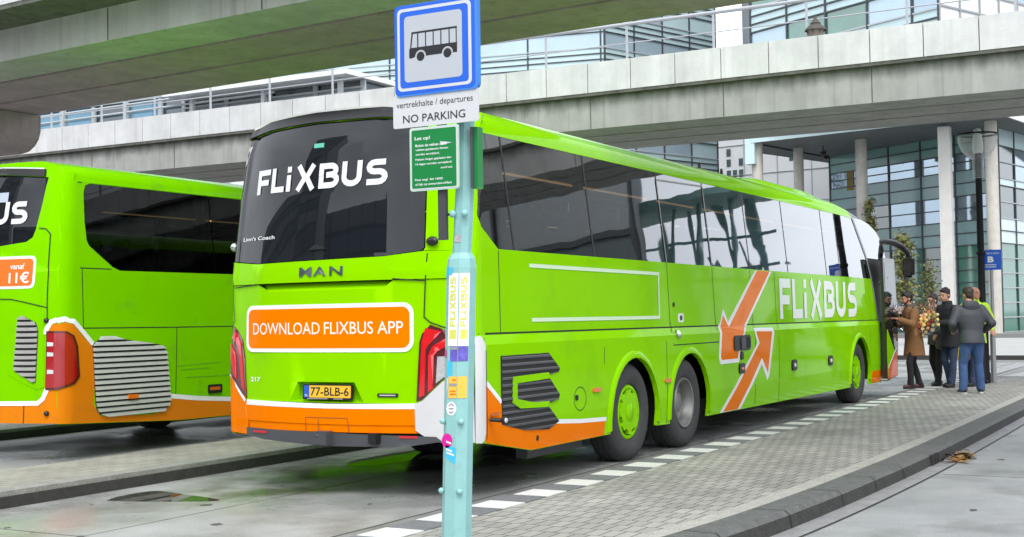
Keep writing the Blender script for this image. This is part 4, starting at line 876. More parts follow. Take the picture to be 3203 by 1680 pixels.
_n = BEAM2.node_tree; _b = _n.nodes['Principled BSDF']; _s = _b.inputs['Base Color'].links[0].from_socket   # run-off grime under the parapet
_t = _n.nodes.new('ShaderNodeTexCoord'); _x = _n.nodes.new('ShaderNodeSeparateXYZ'); _m = _n.nodes.new('ShaderNodeMapping'); _m.inputs['Scale'].default_value = (3, 3, .9); _z = _n.nodes.new('ShaderNodeTexNoise'); _z.inputs['Scale'].default_value = 1.5; _z.inputs['Detail'].default_value = 6
_a = _n.nodes.new('ShaderNodeMath'); _a.operation = 'MULTIPLY_ADD'; _a.inputs[1].default_value = .55; _r = _n.nodes.new('ShaderNodeMapRange'); _r.inputs[1].default_value = 5.84; _r.inputs[2].default_value = 6.16; _r.inputs[4].default_value = .85
_q = _n.nodes.new('ShaderNodeMix'); _q.data_type = 'RGBA'; _q.inputs[7].default_value = (.095, .095, .08, 1)
_L = _n.links.new; _L(_t.outputs['Object'], _x.inputs[0]); _L(_t.outputs['Object'], _m.inputs[0]); _L(_m.outputs[0], _z.inputs[0]); _L(_z.outputs[0], _a.inputs[0]); _L(_x.outputs[2], _a.inputs[2]); _L(_a.outputs[0], _r.inputs[0]); _L(_r.outputs[0], _q.inputs[0]); _L(_s, _q.inputs[6]); _L(_q.outputs[2], _b.inputs['Base Color'])
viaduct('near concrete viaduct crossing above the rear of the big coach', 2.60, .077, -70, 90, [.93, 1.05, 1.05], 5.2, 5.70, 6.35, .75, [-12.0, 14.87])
viaduct('far concrete viaduct with pale panelled parapet crossing over the middle of the big coach', 14.1, 0.0, -80, 95, [.93, 1.02, 1.08], 5.2, 5.90, 6.49, .13, [-14, 13.5], True, BEAM2, concrete('soffit_concrete_far', (.35, .34, .325), .12))

# ---------------------------------------------------------------- bus stop post
GM = lambda u, v, off: Vector((-2.60-off, u, v))
def stop_post():
    p = thing('bus_stop_post', 'pale teal stop post plastered with stickers, carrying a blue bus sign and a green notice', 'bus stop', (-2.5, -1.47, .12))
    mb = MB()
    vs = []; oct_ = lambda r: [(r*cos(pi/8+pi/4*k), r*sin(pi/8+pi/4*k)) for k in range(8)]
    def octo(st):
        n = 8; v = []
        for (x, y, z, r) in st: v += [(x+a, y+b, z) for a, b in oct_(r)]
        mb.add(v, [(i*n+k, i*n+(k+1) % n, (i+1)*n+(k+1) % n, (i+1)*n+k) for i in range(len(st)-1) for k in range(n)]+[tuple(range(n))[::-1], tuple((len(st)-1)*n+k for k in range(n))])
    octo([(-2.5, -1.452, .10, .089), (-2.5, -1.468, .5, .087), (-2.5, -1.518, 1.80, .087), (-2.5, -1.520, 1.85, .081), (-2.5, -1.522, 1.885, .058)]); mb.build('pedestal', TEAL, p)
    mb = MB(); octo([(-2.5, -1.522, 1.87, .056), (-2.5, -1.548, 2.25, .055), (-2.5, -1.560, 2.64, .053), (-2.5, -1.575, 3.30, .052)]); mb.build('post', TEAL, p)
    T = lambda z: -1.452-.039*(z-.10)
    F = -.0
    def bolt(y, z):
        mb = MB(); mb.sphere((-2.574, y, z), .018, 12, 8); mb.build('bolt', TEAL, p)
    for z in (.51, .91):
        for d in (-.062, .062): bolt(T(z)+d, z)
    mb = MB()
    for d in (-.040, .042): mb.sphere((-2.565, -1.545+d, 2.11), .022, 12, 8)
    mb.build('clamp_knobs', TEAL, p)
    mb = MB(); mb.tube([(-2.575, -1.50, 2.107), (-2.57, -1.45, 2.107)], .008, 6); mb.build('clamp_bolt', BLACK, p)
    mb = MB(); mb.bb((-2.60, -1.476, 1.96), (-2.57, -1.425, 2.7)); mb.build('bracket', M('bracket_grey', (.05, .052, .056), .5), p)
    # blue stop sign; the panel faces traffic (-x)
    def sm(name, poly, off, mat, parent, th=.004): return plate(name, poly, GM, off, mat, parent, th=th)
    o = sm('stop_sign', rrect(-1.728, 2.812, -1.158, 3.352, .035), .03, M('sign_edge_blue', (.05, .22, .66), .35), p, .03)
    sm('sign_field', rrect(-1.708, 2.822, -1.158, 3.350, .03), .0315, BLUE, o, .001); sm('sign_line', rrect(-1.686, 2.842, -1.178, 3.330, .03), .0325, SIGNW, o, .001); sm('sign_field', rrect(-1.666, 2.860, -1.196, 3.312, .022), .0335, BLUE, o, .001); sm('sign_panel', rrect(-1.625, 2.892, -1.228, 3.282, .025), .0345, SIGNP, o, .001)
    # bus pictogram, front to the left: u decreases to the right
    def U(a): return -1.262-.33*a
    def V(b): return 3.032+.145*b
    def pic(poly, off): plate('pictogram', [(U(a), V(b)) for a, b in poly], GM, off, INK, o, th=.0005)
    pic([(.0, .0), (.0, .34), (.02, .42), (1.0, .42), (1.0, .02), (.86, .02)]+[(.80+.115*cos(rad(t)), .04+.26*sin(rad(t))) for t in range(0, 181, 20)]+[(.33, .03)]+[(.24+.115*cos(rad(t)), .04+.26*sin(rad(t))) for t in range(0, 181, 20)]+[(.06, .0)], .0352)
    pic([(.05, .98), (.05, 1.06), (1.0, 1.06), (1.0, .98)], .0352)
    for a, w in ((.185, .025), (.35, .022), (.51, .022), (.67, .022), (.84, .022), (.985, .02)): pic([(a-w/2, .40), (a+w/2, .40), (a+w/2, 1.0), (a-w/2, 1.0)], .0354)
    pic([(.02, .40), (.045, .40), (.085, 1.0), (.055, 1.0)], .0354)
    for a in (.24, .80): pic([(a+.082*cos(2*pi*k/20), .035+.19*sin(2*pi*k/20)) for k in range(20)], .0354)
    o = sm('white_plate', rrect(-1.722, 2.628, -1.135, 2.822, .012), .022, SIGNW, p, .006)
    text('lettering', 'vertrekhalte / departures', -1.16, 2.735, .525, .048, GM, .0232, INK, o, -1); text('lettering', 'NO PARKING', -1.205, 2.655, .428, .047, GM, .0232, INK, o, -1, .006)
    o = sm('notice_sign', rrect(-1.585, 2.250, -1.25, 2.622, .016), .024, M('notice_edge', (.45, .62, .50), .4), p, .012); sm('notice_field', rrect(-1.578, 2.257, -1.257, 2.615, .012), .0252, SIGNW, o, .001); sm('notice_field', rrect(-1.570, 2.265, -1.265, 2.607, .010), .0262, SIGNG, o, .001)
    mb = MB(); mb.bb((-2.56, -1.674, 2.25), (-2.50, -1.650, 2.605)); mb.build('rear_notice', SIGNG, p); mb = MB(); mb.bb((-2.575, -1.650, 2.25), (-2.50, -1.634, 2.605)); mb.build('mounting_rail', GREYP, p)
    for s, v, w, h, u in (('Let op!', 2.542, .105, .026, -1.288), ('Buiten de rekken en/of', 2.508, .215, .016, -1.292), ('vakken geplaatste fietsen', 2.481, .225, .016, -1.292), ('worden verwijderd.', 2.454, .165, .016, -1.292), ('Fietsen langer geplaatst dan', 2.424, .245, .016, -1.292), ('14 dagen worden verwijderd.', 2.397, .25, .016, -1.292), ('en/of vak', 2.372, .08, .012, -1.465), ('Fiets weg?  Bel 14020', 2.305, .19, .016, -1.288), ('of kijk op amsterdam.nl/fiets', 2.278, .25, .016, -1.288)):
        text('lettering', s, u, v, w, h, GM, .0274, WHITE, o, -1, .012)
    sm('bird_mark', [(-1.46, 2.53), (-1.50, 2.525), (-1.545, 2.517), (-1.49, 2.512), (-1.475, 2.505)], .0272, SIGNW, o, .0003)
    # stickers on the post faces
    PX = lambda u, v, off: Vector((-2.5-.0815-off, T(v)+u*.84, v))          # front facet, u measured from the post axis (+ is left)
    SD = lambda u, v, off: Vector((-2.5-.098+.92*(u), T(v)-.044-.92*u*.4-off*.4, v))
    a22 = pi/4; r_ = .0815
    def SR(u, v, off):     # facet turned towards the camera's right
        c = Vector((-2.5, T(v), v)); n = Vector((-cos(a22), -sin(a22), 0)); t = Vector((sin(a22), -cos(a22), 0)); return c+n*(r_+off)+t*u*.84
    def SL(u, v, off):
        c = Vector((-2.5, T(v), v)); n = Vector((-cos(a22), sin(a22), 0)); t = Vector((-sin(a22), -cos(a22), 0)); return c+n*(r_+off)+t*u*.84
    def st(name, poly, mat, mapf=PX, off=.0015): return plate(name, poly, mapf, off, mat, p, th=.001)
    def circ(u, v, r, n=20): return [(u+r*cos(2*pi*k/n), v+r*sin(2*pi*k/n)) for k in range(n)]
    for mp_, u0, w in ((PX, .038, .076), (SR, -.036, .072)):
        flip = 1 if mp_ is PX else -1
        q = lambda a: u0-a if mp_ is PX else u0+a
        st('strip_sticker', [(q(0), 1.345), (q(w), 1.345), (q(w), 1.765), (q(0), 1.765)], WHITE, mp_)
        st('sticker_logo', [(q(.012), 1.385), (q(w-.012), 1.385), (q(w-.012), 1.44), (q(.012), 1.44)], LIMEY, mp_, .0022)
        if True:
            # lettering runs upwards
            fn = (lambda f: (lambda u, v, off: f(q(w-.014-(v)), 1.455+u, off)))(mp_)
            logo('lettering', 'FLiXBUS', 0, .004, .285, .046, fn, .0025, LIMEY, p)
    st('round_sticker', circ(.03, .80, .042), PINK); st('cyan_sticker', [(.04, .775), (-.045, .758), (-.036, .668), (.04, .705)], CYAN); ribbons('sticker_text', [[(.035, .795), (-.005, .785)], [(.035, .752), (-.015, .738)], [(.03, .732), (-.03, .717)]], .010, PX, .0028, WHITE, p)
    st('round_sticker', circ(.0, .985, .040), WHITE); ribbons('sticker_text', [[(.022, 1.0), (0, 1.012), (-.022, 1.0)], [(.02, .985), (-.02, .985)], [(.018, .968), (0, .962), (-.018, .968)]], .007, PX, .0028, GREYL, p)
    st('notice_sticker', [(.026, 1.045), (-.04, 1.045), (-.04, 1.17), (.026, 1.17)], YEL); st('notice_sticker', [(-.034, 1.045), (.03, 1.045), (.03, 1.17), (-.034, 1.17)], YEL, SR); ribbons('sticker_text', [[(.02, 1.122), (-.038, 1.122)]], .016, PX, .0028, GREYL, p); ribbons('sticker_text', [[(.015, 1.085), (-.034, 1.085)], [(.015, 1.068), (-.034, 1.068)], [(-.005, 1.150), (-.034, 1.150)]], .007, PX, .0028, ORANGE, p)
    st('poster_sticker', [(.018, 1.258), (-.040, 1.258), (-.040, 1.345), (.018, 1.345)], PURP); st('poster_sticker', [(-.036, 1.258), (.034, 1.258), (.034, 1.345), (-.036, 1.345)], PURP, SR); ribbons('sticker_text', [[(.015, 1.332), (-.038, 1.332)]], .016, PX, .0028, GREYL, p)
    st('cyan_sticker', [(.04, 1.165), (.0, 1.17), (.0, 1.25), (.04, 1.262)], CYAN, PX, .0012); st('pink_sticker', circ(-.01, 1.30, .026), PINK, SL); st('cyan_sticker', [(-.04, 1.74), (.03, 1.74), (.036, 1.80), (-.02, 1.81)], CYAN, SL); st('cyan_sticker', [(.040, 1.755), (.012, 1.755), (.010, 1.80), (.040, 1.80)], CYAN, PX, .003)
    st('paper_remnant', [(.035, 1.08), (.04, 1.08), (.04, 1.16), (.028, 1.16)], SIGNW)
    mb = MB(); st2 = lambda u, v, off: Vector((-2.5-.0525-off, -1.522-.06*(v-1.87)+u, v)); plate('paper_remnant', [(.020, 1.945), (-.024, 1.945), (-.024, 1.985), (.020, 1.985)], st2, .002, M('paper_old', (.42, .40, .42), .8, var=.4, vs=40), p, th=.001)
stop_post()

# ---------------------------------------------------------------- street lamps, sign, bollard
POSTM = M('lamp_black', (.005, .006, .008), .5, spec=.2)
LGLASS = bpy.data.materials.new('lamp_glass'); LGLASS.use_nodes = True
_n = LGLASS.node_tree; _n.nodes.clear(); _o = _n.nodes.new('ShaderNodeOutputMaterial'); _m = _n.nodes.new('ShaderNodeMixShader'); _t = _n.nodes.new('ShaderNodeBsdfTransparent'); _g = _n.nodes.new('ShaderNodeBsdfDiffuse'); _w = _n.nodes.new('ShaderNodeLayerWeight'); _w.inputs[0].default_value = .5; _p = _n.nodes.new('ShaderNodeMath'); _p.operation = 'MULTIPLY_ADD'; _p.inputs[1].default_value = .8; _p.inputs[2].default_value = .20; _q = _n.nodes.new('ShaderNodeMath'); _q.operation = 'POWER'; _q.inputs[1].default_value = 2.2
_g.inputs[0].default_value = (.8, .82, .84, 1); _L = _n.links.new; _L(_w.outputs['Facing'], _q.inputs[0]); _L(_q.outputs[0], _p.inputs[0]); _L(_p.outputs[0], _m.inputs[0]); _L(_t.outputs[0], _m.inputs[1]); _L(_g.outputs[0], _m.inputs[2]); _L(_m.outputs[0], _o.inputs[0])
def lamp():
    x, y = 16.96, -1.24
    p = thing('street_lamp', 'tall black lamp post with clear glass bowl behind the waiting passengers', 'street lamp', (x, y, .12))
    mb = MB(); mb.lathe([(.0, .10), (.115, .10), (.115, .30), (.10, .34), (.098, 1.32), (.115, 1.36), (.115, 1.42), (.07, 1.48), (.065, 2.55), (.085, 2.57), (.085, 2.62), (.065, 2.64), (.06, 4.50), (0, 4.50)], (x, y, 0), 'z', 20); mb.build('post', POSTM, p)
    mb = MB(); mb.lathe([(.07, 4.02), (.10, 4.03), (.105, 4.38), (.20, 4.45), (.30, 4.56), (.355, 4.70), (.365, 4.80), (.36, 4.845)], (x, y, 0), 'z', 28); mb.build('glass_bowl', LGLASS, p)
    mb = MB(); mb.lathe([(.345, 4.845), (.375, 4.845), (.375, 4.875), (.345, 4.875), (.345, 4.845)], (x, y, 0), 'z', 28)
    for k in range(3): a = 2*pi*k/3; mb.bar((x, y, 4.87), (x+.36*cos(a), y+.36*sin(a), 4.865), .03, .015)
    mb.build('rim_ring', POSTM, p)
    mb = MB(); mb.lathe([(0, 4.50), (.085, 4.50), (.10, 4.56), (.095, 4.70), (.08, 4.84), (.085, 4.90), (.06, 4.96), (0, 4.985)], (x, y, 0), 'z', 18); mb.build('diffuser', M('lamp_diffuser', (.72, .73, .74), .35), p)
lamp()
def lantern():
    x, y, k = 16.75, 1.78, .66
    p = thing('street_lamp', 'old style dark lantern standing on the deck edge of the far viaduct', 'street lamp', (x, y, 5.9)); D = M('lantern_iron', (.06, .055, .045), .6)
    z = lambda h: 7.28+(h-10.3)*k
    mb = MB(); mb.lathe([(.0, 5.85), (.07, 5.85), (.06, 6.1), (.035, 6.2), (.035, z(9.6)), (0, z(9.6))], (x, y, 0), 'z', 12); mb.build('post', D, p)
    mb = MB(); mb.lathe([(.05*k, z(9.55)), (.20*k, z(9.7)), (.26*k, z(10.15)), (.27*k, z(10.18))], (x, y, 0), 'z', 8); mb.build('lantern_glass', M('lantern_pane', (.20, .18, .14), .2), p)
    mb = MB(); mb.lathe([(.34*k, z(10.17)), (.33*k, z(10.22)), (.16*k, z(10.36)), (.17*k, z(10.40)), (.08*k, z(10.5)), (.03*k, z(10.6)), (0, z(10.62))], (x, y, 0), 'z', 8)
    for j in range(8): a = pi/4*j; mb.bar((x+.06*k*cos(a), y+.06*k*sin(a), z(9.55)), (x+.27*k*cos(a), y+.27*k*sin(a), z(10.18)), .02, .02)
    mb.build('lantern_roof', D, p)
lantern()
def terrain_sign():
    x, y = 17.1, -1.40
    p = thing('direction_sign', 'small blue sign with white letter B on a thin grey post', 'sign', (x, y, .12))
    mb = MB(); mb.tube([(x, y, .1), (x, y, 2.66)], .032, 10); mb.build('post', M('galvanised', (.33, .34, .35), .45, metal=.5, var=.1), p)
    mb = MB(); mb.tube([(x, y+.012, .1), (x, y+.012, 1.03)], .052, 10); mb.sphere((x, y+.012, 1.03), .055, 10, 6, (1, 1, .7)); mb.build('post_sleeve', M('galvanised', (.33, .34, .35)), p)
    F = lambda u, v, off: Vector((x-.036-off, u, v))
    o = plate('sign_panel', rrect(-1.595, 2.265, -1.25, 2.65, .01), F, .004, BLUE, p, th=.01)
    text('lettering', 'Terrein', -1.272, 2.565, .28, .045, F, .006, SIGNW, o, -1, .02); text('lettering', 'B', -1.345, 2.41, .11, .115, F, .006, WHITE, o, -1, .05)
    ribbons('small_text', [[(-1.28, 2.365), (-1.50, 2.365)], [(-1.28, 2.325), (-1.50, 2.325)]], .022, F, .006, M('text_pale', (.5, .55, .7), .5), o)
terrain_sign()
mb = MB(); mb.lathe([(0, .1), (.13, .1), (.13, .95), (.10, 1.02), (0, 1.03)], (42.6, 2.78, 0), 'z', 14); tag(mb.build('bollard', M('bollard_concrete', (.5, .49, .45), .8, var=.1), None), 'short pale concrete bollard on the far pavement', 'bollard')

# ---------------------------------------------------------------- office buildings behind
SPAN = M('spandrel_glass', (.215, .345, .35), .16, var=.10, vs=.35, coat=.3); SPANL = M('spandrel_pale', (.52, .68, .70), .16, var=.08, vs=.3, coat=.3); SPANG = M('spandrel_green', (.20, .37, .34), .18, var=.1, vs=.4)
WIN = M('mirror_window', (.38, .47, .55), .04, metal=.75, var=.12, vs=.25); WIND = M('dark_window', (.035, .075, .075), .05, spec=1.0, ior=1.9, var=.4, vs=.5); WING = M('green_window', (.05, .19, .14), .06, spec=1.0, ior=1.8, var=.25, vs=.5)
MULL = M('mullion_dark', (.045, .055, .06), .5); MULW = M('mullion_white', (.42, .46, .48), .5); OCHRE = M('ochre_panel', (.22, .15, .015), .6); COLM = concrete('column_concrete', (.52, .50, .45), .12); CANO = M('canopy_soffit', (.16, .175, .18), .6, var=.08, vs=.4); WBR = M('white_cladding', (.76, .78, .80), .6, var=.06, vs=.3); BRICK = M('brown_brick', (.14, .06, .045), .85, var=.2)
def facade(p, P0, P1, bands, bays, mw=.10, depth=.12, seed=1, u0=0., mullmat=None, hm=None):
    """bands: (z0, z1, list of materials, is_window, n of sub rows). The facade looks to the right of P0->P1."""
    rnd = random.Random(seed); P0 = Vector((*P0, 0)); P1 = Vector((*P1, 0)); d = (P1-P0); L = d.length; d.normalize(); nrm = Vector((d.y, -d.x, 0))
    F = lambda u, v, off: P0+d*u+nrm*off+Vector((0, 0, v))
    ub = [u0+bays*k for k in range(int((L-u0)/bays)+1)]; ub = ([0]+ub if u0 > .1 else ub); ub = ub+[L] if L-ub[-1] > .3 else ub
    cells = {}
    for z0, z1, mats, isw, rows in bands:
        if not isw: cells.setdefault(mats[0], []).append((0, L, z0, z1)); continue
        for a, b in zip(ub[:-1], ub[1:]):
            m = rnd.choice(mats); mb = MB(); mb.add([F(a, z0, -.02), F(b, z0, -.02), F(b, z1, -.02), F(a, z1, -.02)], [(0, 1, 2, 3)]); mb.build('window', m, p)
    for m, cs in cells.items():
        mb = MB()
        for a, b, z0, z1 in cs: mb.add([F(a, z0, 0), F(b, z0, 0), F(b, z1, 0), F(a, z1, 0)], [(0, 1, 2, 3)])
        mb.build('spandrel', m, p)
    mb = MB(); mb2 = MB(); zlo = min(b[0] for b in bands); zhi = max(b[1] for b in bands)
    for u in ub: mb.bar(F(u, zlo, depth/2-.03), F(u, zhi, depth/2-.03), depth, mw, nrm)
    for z0, z1, mats, isw, rows in bands:
        for k in range(rows): z = z0+(z1-z0)*k/rows; (mb2 if (hm and isw) else mb).bar(F(0, z, depth/2-.032), F(L, z, depth/2-.032), depth*.9, mw*.9, (0, 0, 1))
    mb.build('mullions', mullmat or MULL, p)
    if mb2.v: mb2.build('transoms', hm, p)
    return F
TWIN = M('tower_window', (.46, .58, .66), .06, metal=.3, var=.10, vs=.3)
def main_building():
    p = thing('office_building', 'large teal glass office block raised on round concrete columns, with a dark canopy', 'office building', (88, 14, 0))
    q = lambda *a: list(a)
    low = [(0, 6.0, [WING, WIND, WING], True, 7), (6.0, 7.7, [SPAN], False, 2), (7.7, 9.45, [WIN, WIN, WIND], True, 2), (9.45, 11.2, [SPAN], False, 2), (11.2, 12.4, [WIN, WIN, WIND], True, 2), (12.4, 13.75, [SPANG], False, 2)]
    F = facade(p, (92.4, 22.2), (83, 8.2), low, 3.25, seed=5, hm=MULL, mw=.07)
    FB = facade(p, (83, 8.2), (125, -.2), [(0, 6.0, [WIND, WING, WING, BRICK], True, 6), (6.0, 7.7, [SPANL], False, 2), (7.7, 9.9, [WIND, WING, WIN], True, 2), (9.9, 10.4, [SPANL], False, 1), (10.4, 12.6, [WIND, SPANL, WIN], True, 2), (12.6, 15.0, [SPANL], False, 2)], 3.0, seed=4, hm=MULW, mw=.07)
    mb = MB(); d = Vector((9.4, 14.0, 0)).normalized()
    for u in (14.2,): pass
    mb.bb((0, 0, 0), (0, 0, 0)) if False else None
    for u0, z0, z1 in ((14.0-13.95+1.9, 10.9, 12.4),):
        c0 = F(u0, z0, .02); c1 = F(u0+.75, z0, .02); mb.add([c0, c1, F(u0+.75, z1, .02), F(u0, z1, .02)], [(0, 1, 2, 3)])
    mb.build('ochre_panel', OCHRE, p)
    CP = [(80.1, 24.3), (92.4, 22.1), (83.2, 8.1), (125, -.4), (125, -.7), (76.5, 7.1)]
    mb = MB(); mb.prism(CP, lambda a, b, w: Vector((a, b, 13.76+w)), .9); mb.build('canopy', CANO, p)
    mb = MB(); mb.bar((80.05, 24.4, 14.3), (76.45, 7.0, 14.3), .12, 1.2); mb.build('canopy_fascia', SPANL, p); mb = MB(); mb.bar((80.0, 24.42, 14.2), (92.4, 22.2, 14.2), .1, 1.1); mb.build('canopy_fascia', M('fascia_dark', (.07, .08, .085), .5), p); mb = MB(); mb.bar((76.45, 7.0, 14.3), (125, -.75, 14.3), .12, 1.2); mb.build('canopy_fascia', WBR, p)
    mb = MB(); mb.bb((80.0, 24.2, 12.2), (80.9, 24.9, 15.2)); mb.add([(80.0, 24.9, 14.4), (78.8, 25.9, 14.5), (80.0, 24.9, 15.0)], [(0, 1, 2)]); mb.build('corner_block', SPANL, p)
    up = []; z = 14.9
    for k in range(8): up += [(z, z+1.75, [SPANL], False, 3), (z+1.75, z+3.35, [WING, WING, WIN, TWIN], True, 1)]; z += 3.35
    facade(p, (80.1, 24.3), (72.4, 9.8), up, 3.6, seed=11, hm=MULW, mw=.12)
    facade(p, (72.4, 9.8), (120, -10), [(14.9, 21.5, [WBR], False, 5), (21.5, 24, [WIN], True, 1), (24, 30, [WBR], False, 5)], 2.2, seed=2, mw=.14, mullmat=M('grey_fin', (.3, .31, .33), .6))
    mb = MB(); mb.prism([(80.3, 24.2), (72.7, 9.9), (119, -9), (124, 20), (92, 29)], lambda a, b, w: Vector((a, b, 14.7+w)), 27); mb.build('core', M('core_grey', (.25, .27, .28), .8), p)
    mb = MB(); mb.prism([(92.6, 22.0), (83.25, 8.25), (124.5, .1), (124, 20)], lambda a, b, w: Vector((a, b, -.1+w)), 13.8); mb.build('core', M('core_dark', (.03, .04, .04), .8), p)
    for x, y, r in ((79.5, 8.1, .40), (83.5, 17.5, .41)):
        mb = MB(); mb.tube([(x, y, -.1), (x, y, 13.78)], r, 24); mb.build('column', COLM, p)
    for x, y, r in ((80.9, 24.3, .40), (85.5, 22.65, .37)):
        mb = MB(); mb.tube([(x, y, -.1), (x, y, 13.78)], r, 24); mb.build('column', COLM, p)
    mb = MB(); mb.box((79.0, 10.9, 6.75), (.75, .75, 13.6)); mb.build('column', M('pale_column', (.60, .59, .56), .8, var=.1, vs=1), p)
    for x, y in ((84.5, 20.5), (87.0, 21.0)):
        mb = MB(); mb.bar((x, y, 13.7), (x, y, 12.9), .06, .06); mb.lathe([(0, 13.0), (.22, 13.0), (.2, 13.25), (0, 13.3)], (x, y, 0), 'z', 10); mb.build('canopy_lamp', BLACK, p)
main_building()
TWIN = M('tower_window', (.46, .58, .66), .06, metal=.3, var=.10, vs=.3)
def glass_tower():
    p = thing('office_building', 'pale blue glass office tower seen through the gap between the two viaducts', 'office building', (92, 48, 0))
    b = []; z = 0
    for k in range(13): b += [(z, z+1.5, [SPANL], False, 3), (z+1.5, z+2.85, [TWIN, TWIN, SPANL, TWIN], True, 1)]; z += 2.85
    facade(p, (80.5, 92), (90.3, 40.6), b, 6.5, seed=21, mw=.10, hm=MULW); facade(p, (90.3, 40.6), (104.4, 35.8), b, 3.7, seed=22, mw=.10, hm=MULW)
    mb = MB(); mb.prism([(81, 92), (90.7, 40.9), (104.4, 36.2), (120, 50), (110, 95)], lambda a, b, w: Vector((a, b, -.1+w)), z+.4); mb.build('core', M('core_grey', (.25, .27, .28), .8), p)
glass_tower()
def hall():
    p = thing('station_hall', 'low glazed hall with white frames and flat roof above the far parapet on the left', 'station hall', (34, 40, 0))
    dark = M('hall_glass', (.02, .045, .06), .05, spec=1, ior=1.7, var=.4, vs=.4); blue = M('hall_glass_blue', (.17, .32, .43), .06, metal=.35, var=.1, vs=.3); pale = M('grey_louver', (.42, .45, .5), .6)
    facade(p, (30, 80), (30, 31.2), [(0, 8.6, [WBR], False, 3), (8.6, 9.9, [dark], True, 1), (9.9, 10.7, [dark, dark, blue], True, 1), (10.7, 11.1, [WBR], False, 1)], 1.9, seed=31, mw=.11, mullmat=MULW, hm=MULW, depth=.2)
    facade(p, (30, 31.2), (30, 22.4), [(0, 8.6, [WBR], False, 3), (8.6, 9.75, [blue], True, 2), (9.75, 10.1, [pale], False, 1), (10.1, 10.36, [dark], True, 1)], 2.2, seed=32, mw=.08, mullmat=MULW, hm=MULW, depth=.2)
    mb = MB(); mb.bb((30.1, 31.0, -.1), (44, 80, 11.05)); mb.bb((30.1, 22.5, -.1), (44, 31, 10.3)); mb.build('core', M('core_blue', (.14, .17, .2), .8), p)
    mb = MB(); mb.bb((28.6, 22.2, 10.37), (45, 31.1, 10.55)); mb.bb((29.6, 31.1, 11.12), (45, 80, 11.4)); mb.build('roof', WHITEP, p)
    mb = MB()
    for z in (9.3, 9.95, 10.25): mb.tube([(29.2, 26, z+.2), (29.2, 80, z-.3)], .045, 6)
    mb.build('rails', MULW, p)
    for y in (22.9, 26.5, 30.1, 33.7, 37.3, 40.9, 44.5): mb = MB(); mb.bar((29.2, y, 0), (29.2, y, 10.9 if y > 31 else 10.4), .16, .16); mb.build('frame_post', MULW, p)
hall()
def white_building():
    p = thing('apartment_building', 'distant white block with small square windows behind the canopy columns', 'apartment building', (136, 40, 0))
    F = facade(p, (137, 60), (131.0, 26), [(0, 24.5, [WBR], False, 7)], 4.2, seed=41, mw=.06, mullmat=M('joint_grey', (.4, .42, .45), .8))
    mb = MB(); mb.prism([(137.2, 60), (131.2, 26), (150, 24), (155, 60)], lambda a, b, w: Vector((a, b, -.1+w)), 24.3); mb.build('core', WBR, p)
    for u in (14.5, 15.3, 16.1, 22.5, 23.6, 27.3, 28.0):
        for z in (19.8, 18.6, 17.3, 14.0, 12.4, 10.8):
            if random.random() < .75: mb = MB(); mb.add([F(u, z, .05), F(u+.55, z, .05), F(u+.55, z+.85, .05), F(u, z+.85, .05)], [(0, 1, 2, 3)]); mb.build('window', WIND, p)
    q = thing('tower_block', 'far grey tower at the end of the sky gap', 'tower block', (170, 66, 0))
    facade(q, (168, 74), (166.5, 64), [(0, 3, [WBR], False, 1)]+[(3+2.8*k, 4.2+2.8*k, [M('tower_grey', (.45, .48, .52), .7)], False, 1) for k in range(8)]+[(4.2+2.8*k, 5.8+2.8*k, [WIN, WIND], True, 1) for k in range(8)], 2.5, seed=43)
    mb = MB(); mb.prism([(168.3, 74), (166.8, 64), (180, 62), (182, 74)], lambda a, b, w: Vector((a, b, -.1+w)), 26); mb.build('core', M('tower_grey', (.45, .48, .52)), q)
white_building()
# unseen buildings out of frame, placed and sized for their reflections in the coach windows
def side_building(label, P0, P1, h, seed, back):
    p = thing('office_building', label, 'office building', (P0[0], P0[1], 0))
    b = []; z = 0
    while z < h: b += [(z, z+1.4, [SPAN], False, 1), (z+1.4, z+3.4, [WIN, WIND, WING], True, 1)]; z += 3.4
    facade(p, P0, P1, b, 5, seed=seed, mw=.2)
    mb = MB(); mb.prism([P0, P1, back], lambda a, b, w: Vector((a, b, -.1+w)), z); mb.build('core', M('core_grey', (.25, .27, .28)), p)
side_building('unseen dark block added across the road to darken the coach window reflections', (23, -8.2), (24.5, -14.8), 7, 56, (33, -12))  # added block, never in view; darkens what the rear side panes reflect
def pavilion():
    p = thing('bus_shelter', 'open steel and glass shelter across the road, out of frame to the right', 'shelter', (35, -11, 0)); T = M('shelter_teal', (.20, .34, .34), .5); GP = M('shelter_glass', (.10, .22, .22), .1, spec=1, ior=1.7)
    A = Vector((34, -7.8, 0)); D = Vector((.25, -1, 0)).normalized(); N = Vector((D.y, -D.x, 0)); q = lambda u, w, z: A+D*u+N*w+Vector((0, 0, z))
    mb = MB()
    for i, u in enumerate((0, 1.3, 2.6, 3.9, 5.2, 6.5)):
        mb.bar(q(u, 0, 0), q(u+.9, 0, 6.6), .16, .16); mb.bar(q(u+1.4, 1.5, 0), q(u+.5, 1.5, 6.6), .12, .12); mb.bar(q(u, 0, 2.2+.3*(i % 2)), q(u+1.5, 0, 5.2-.4*(i % 3)), .08, .08); mb.bar(q(u+1.3, 0, 2.6), q(u+.5, 0, 4.9), .07, .07)
    for z in (2.9, 4.1, 5.3): mb.bar(q(-.2, 0, z), q(8, 0, z+.25), .10, .10)
    mb.build('frame', T, p); mb = MB()
    mb.prism([(-.8, -1.2), (8.4, -1.2), (8.6, 3), (-.6, 3)], lambda a, b, w: q(a, b, 6.6+.25*sin(a*.4)+w), .25); mb.build('roof', M('shelter_roof', (.22, .36, .34), .6), p); mb = MB()
    mb.add([q(2.8, .8, 0), q(4.0, .8, 0), q(4.6, .8, 4.4), q(3.4, .8, 4.4)], [(0, 1, 2, 3)]); mb.build('pane', GP, p)
pavilion()
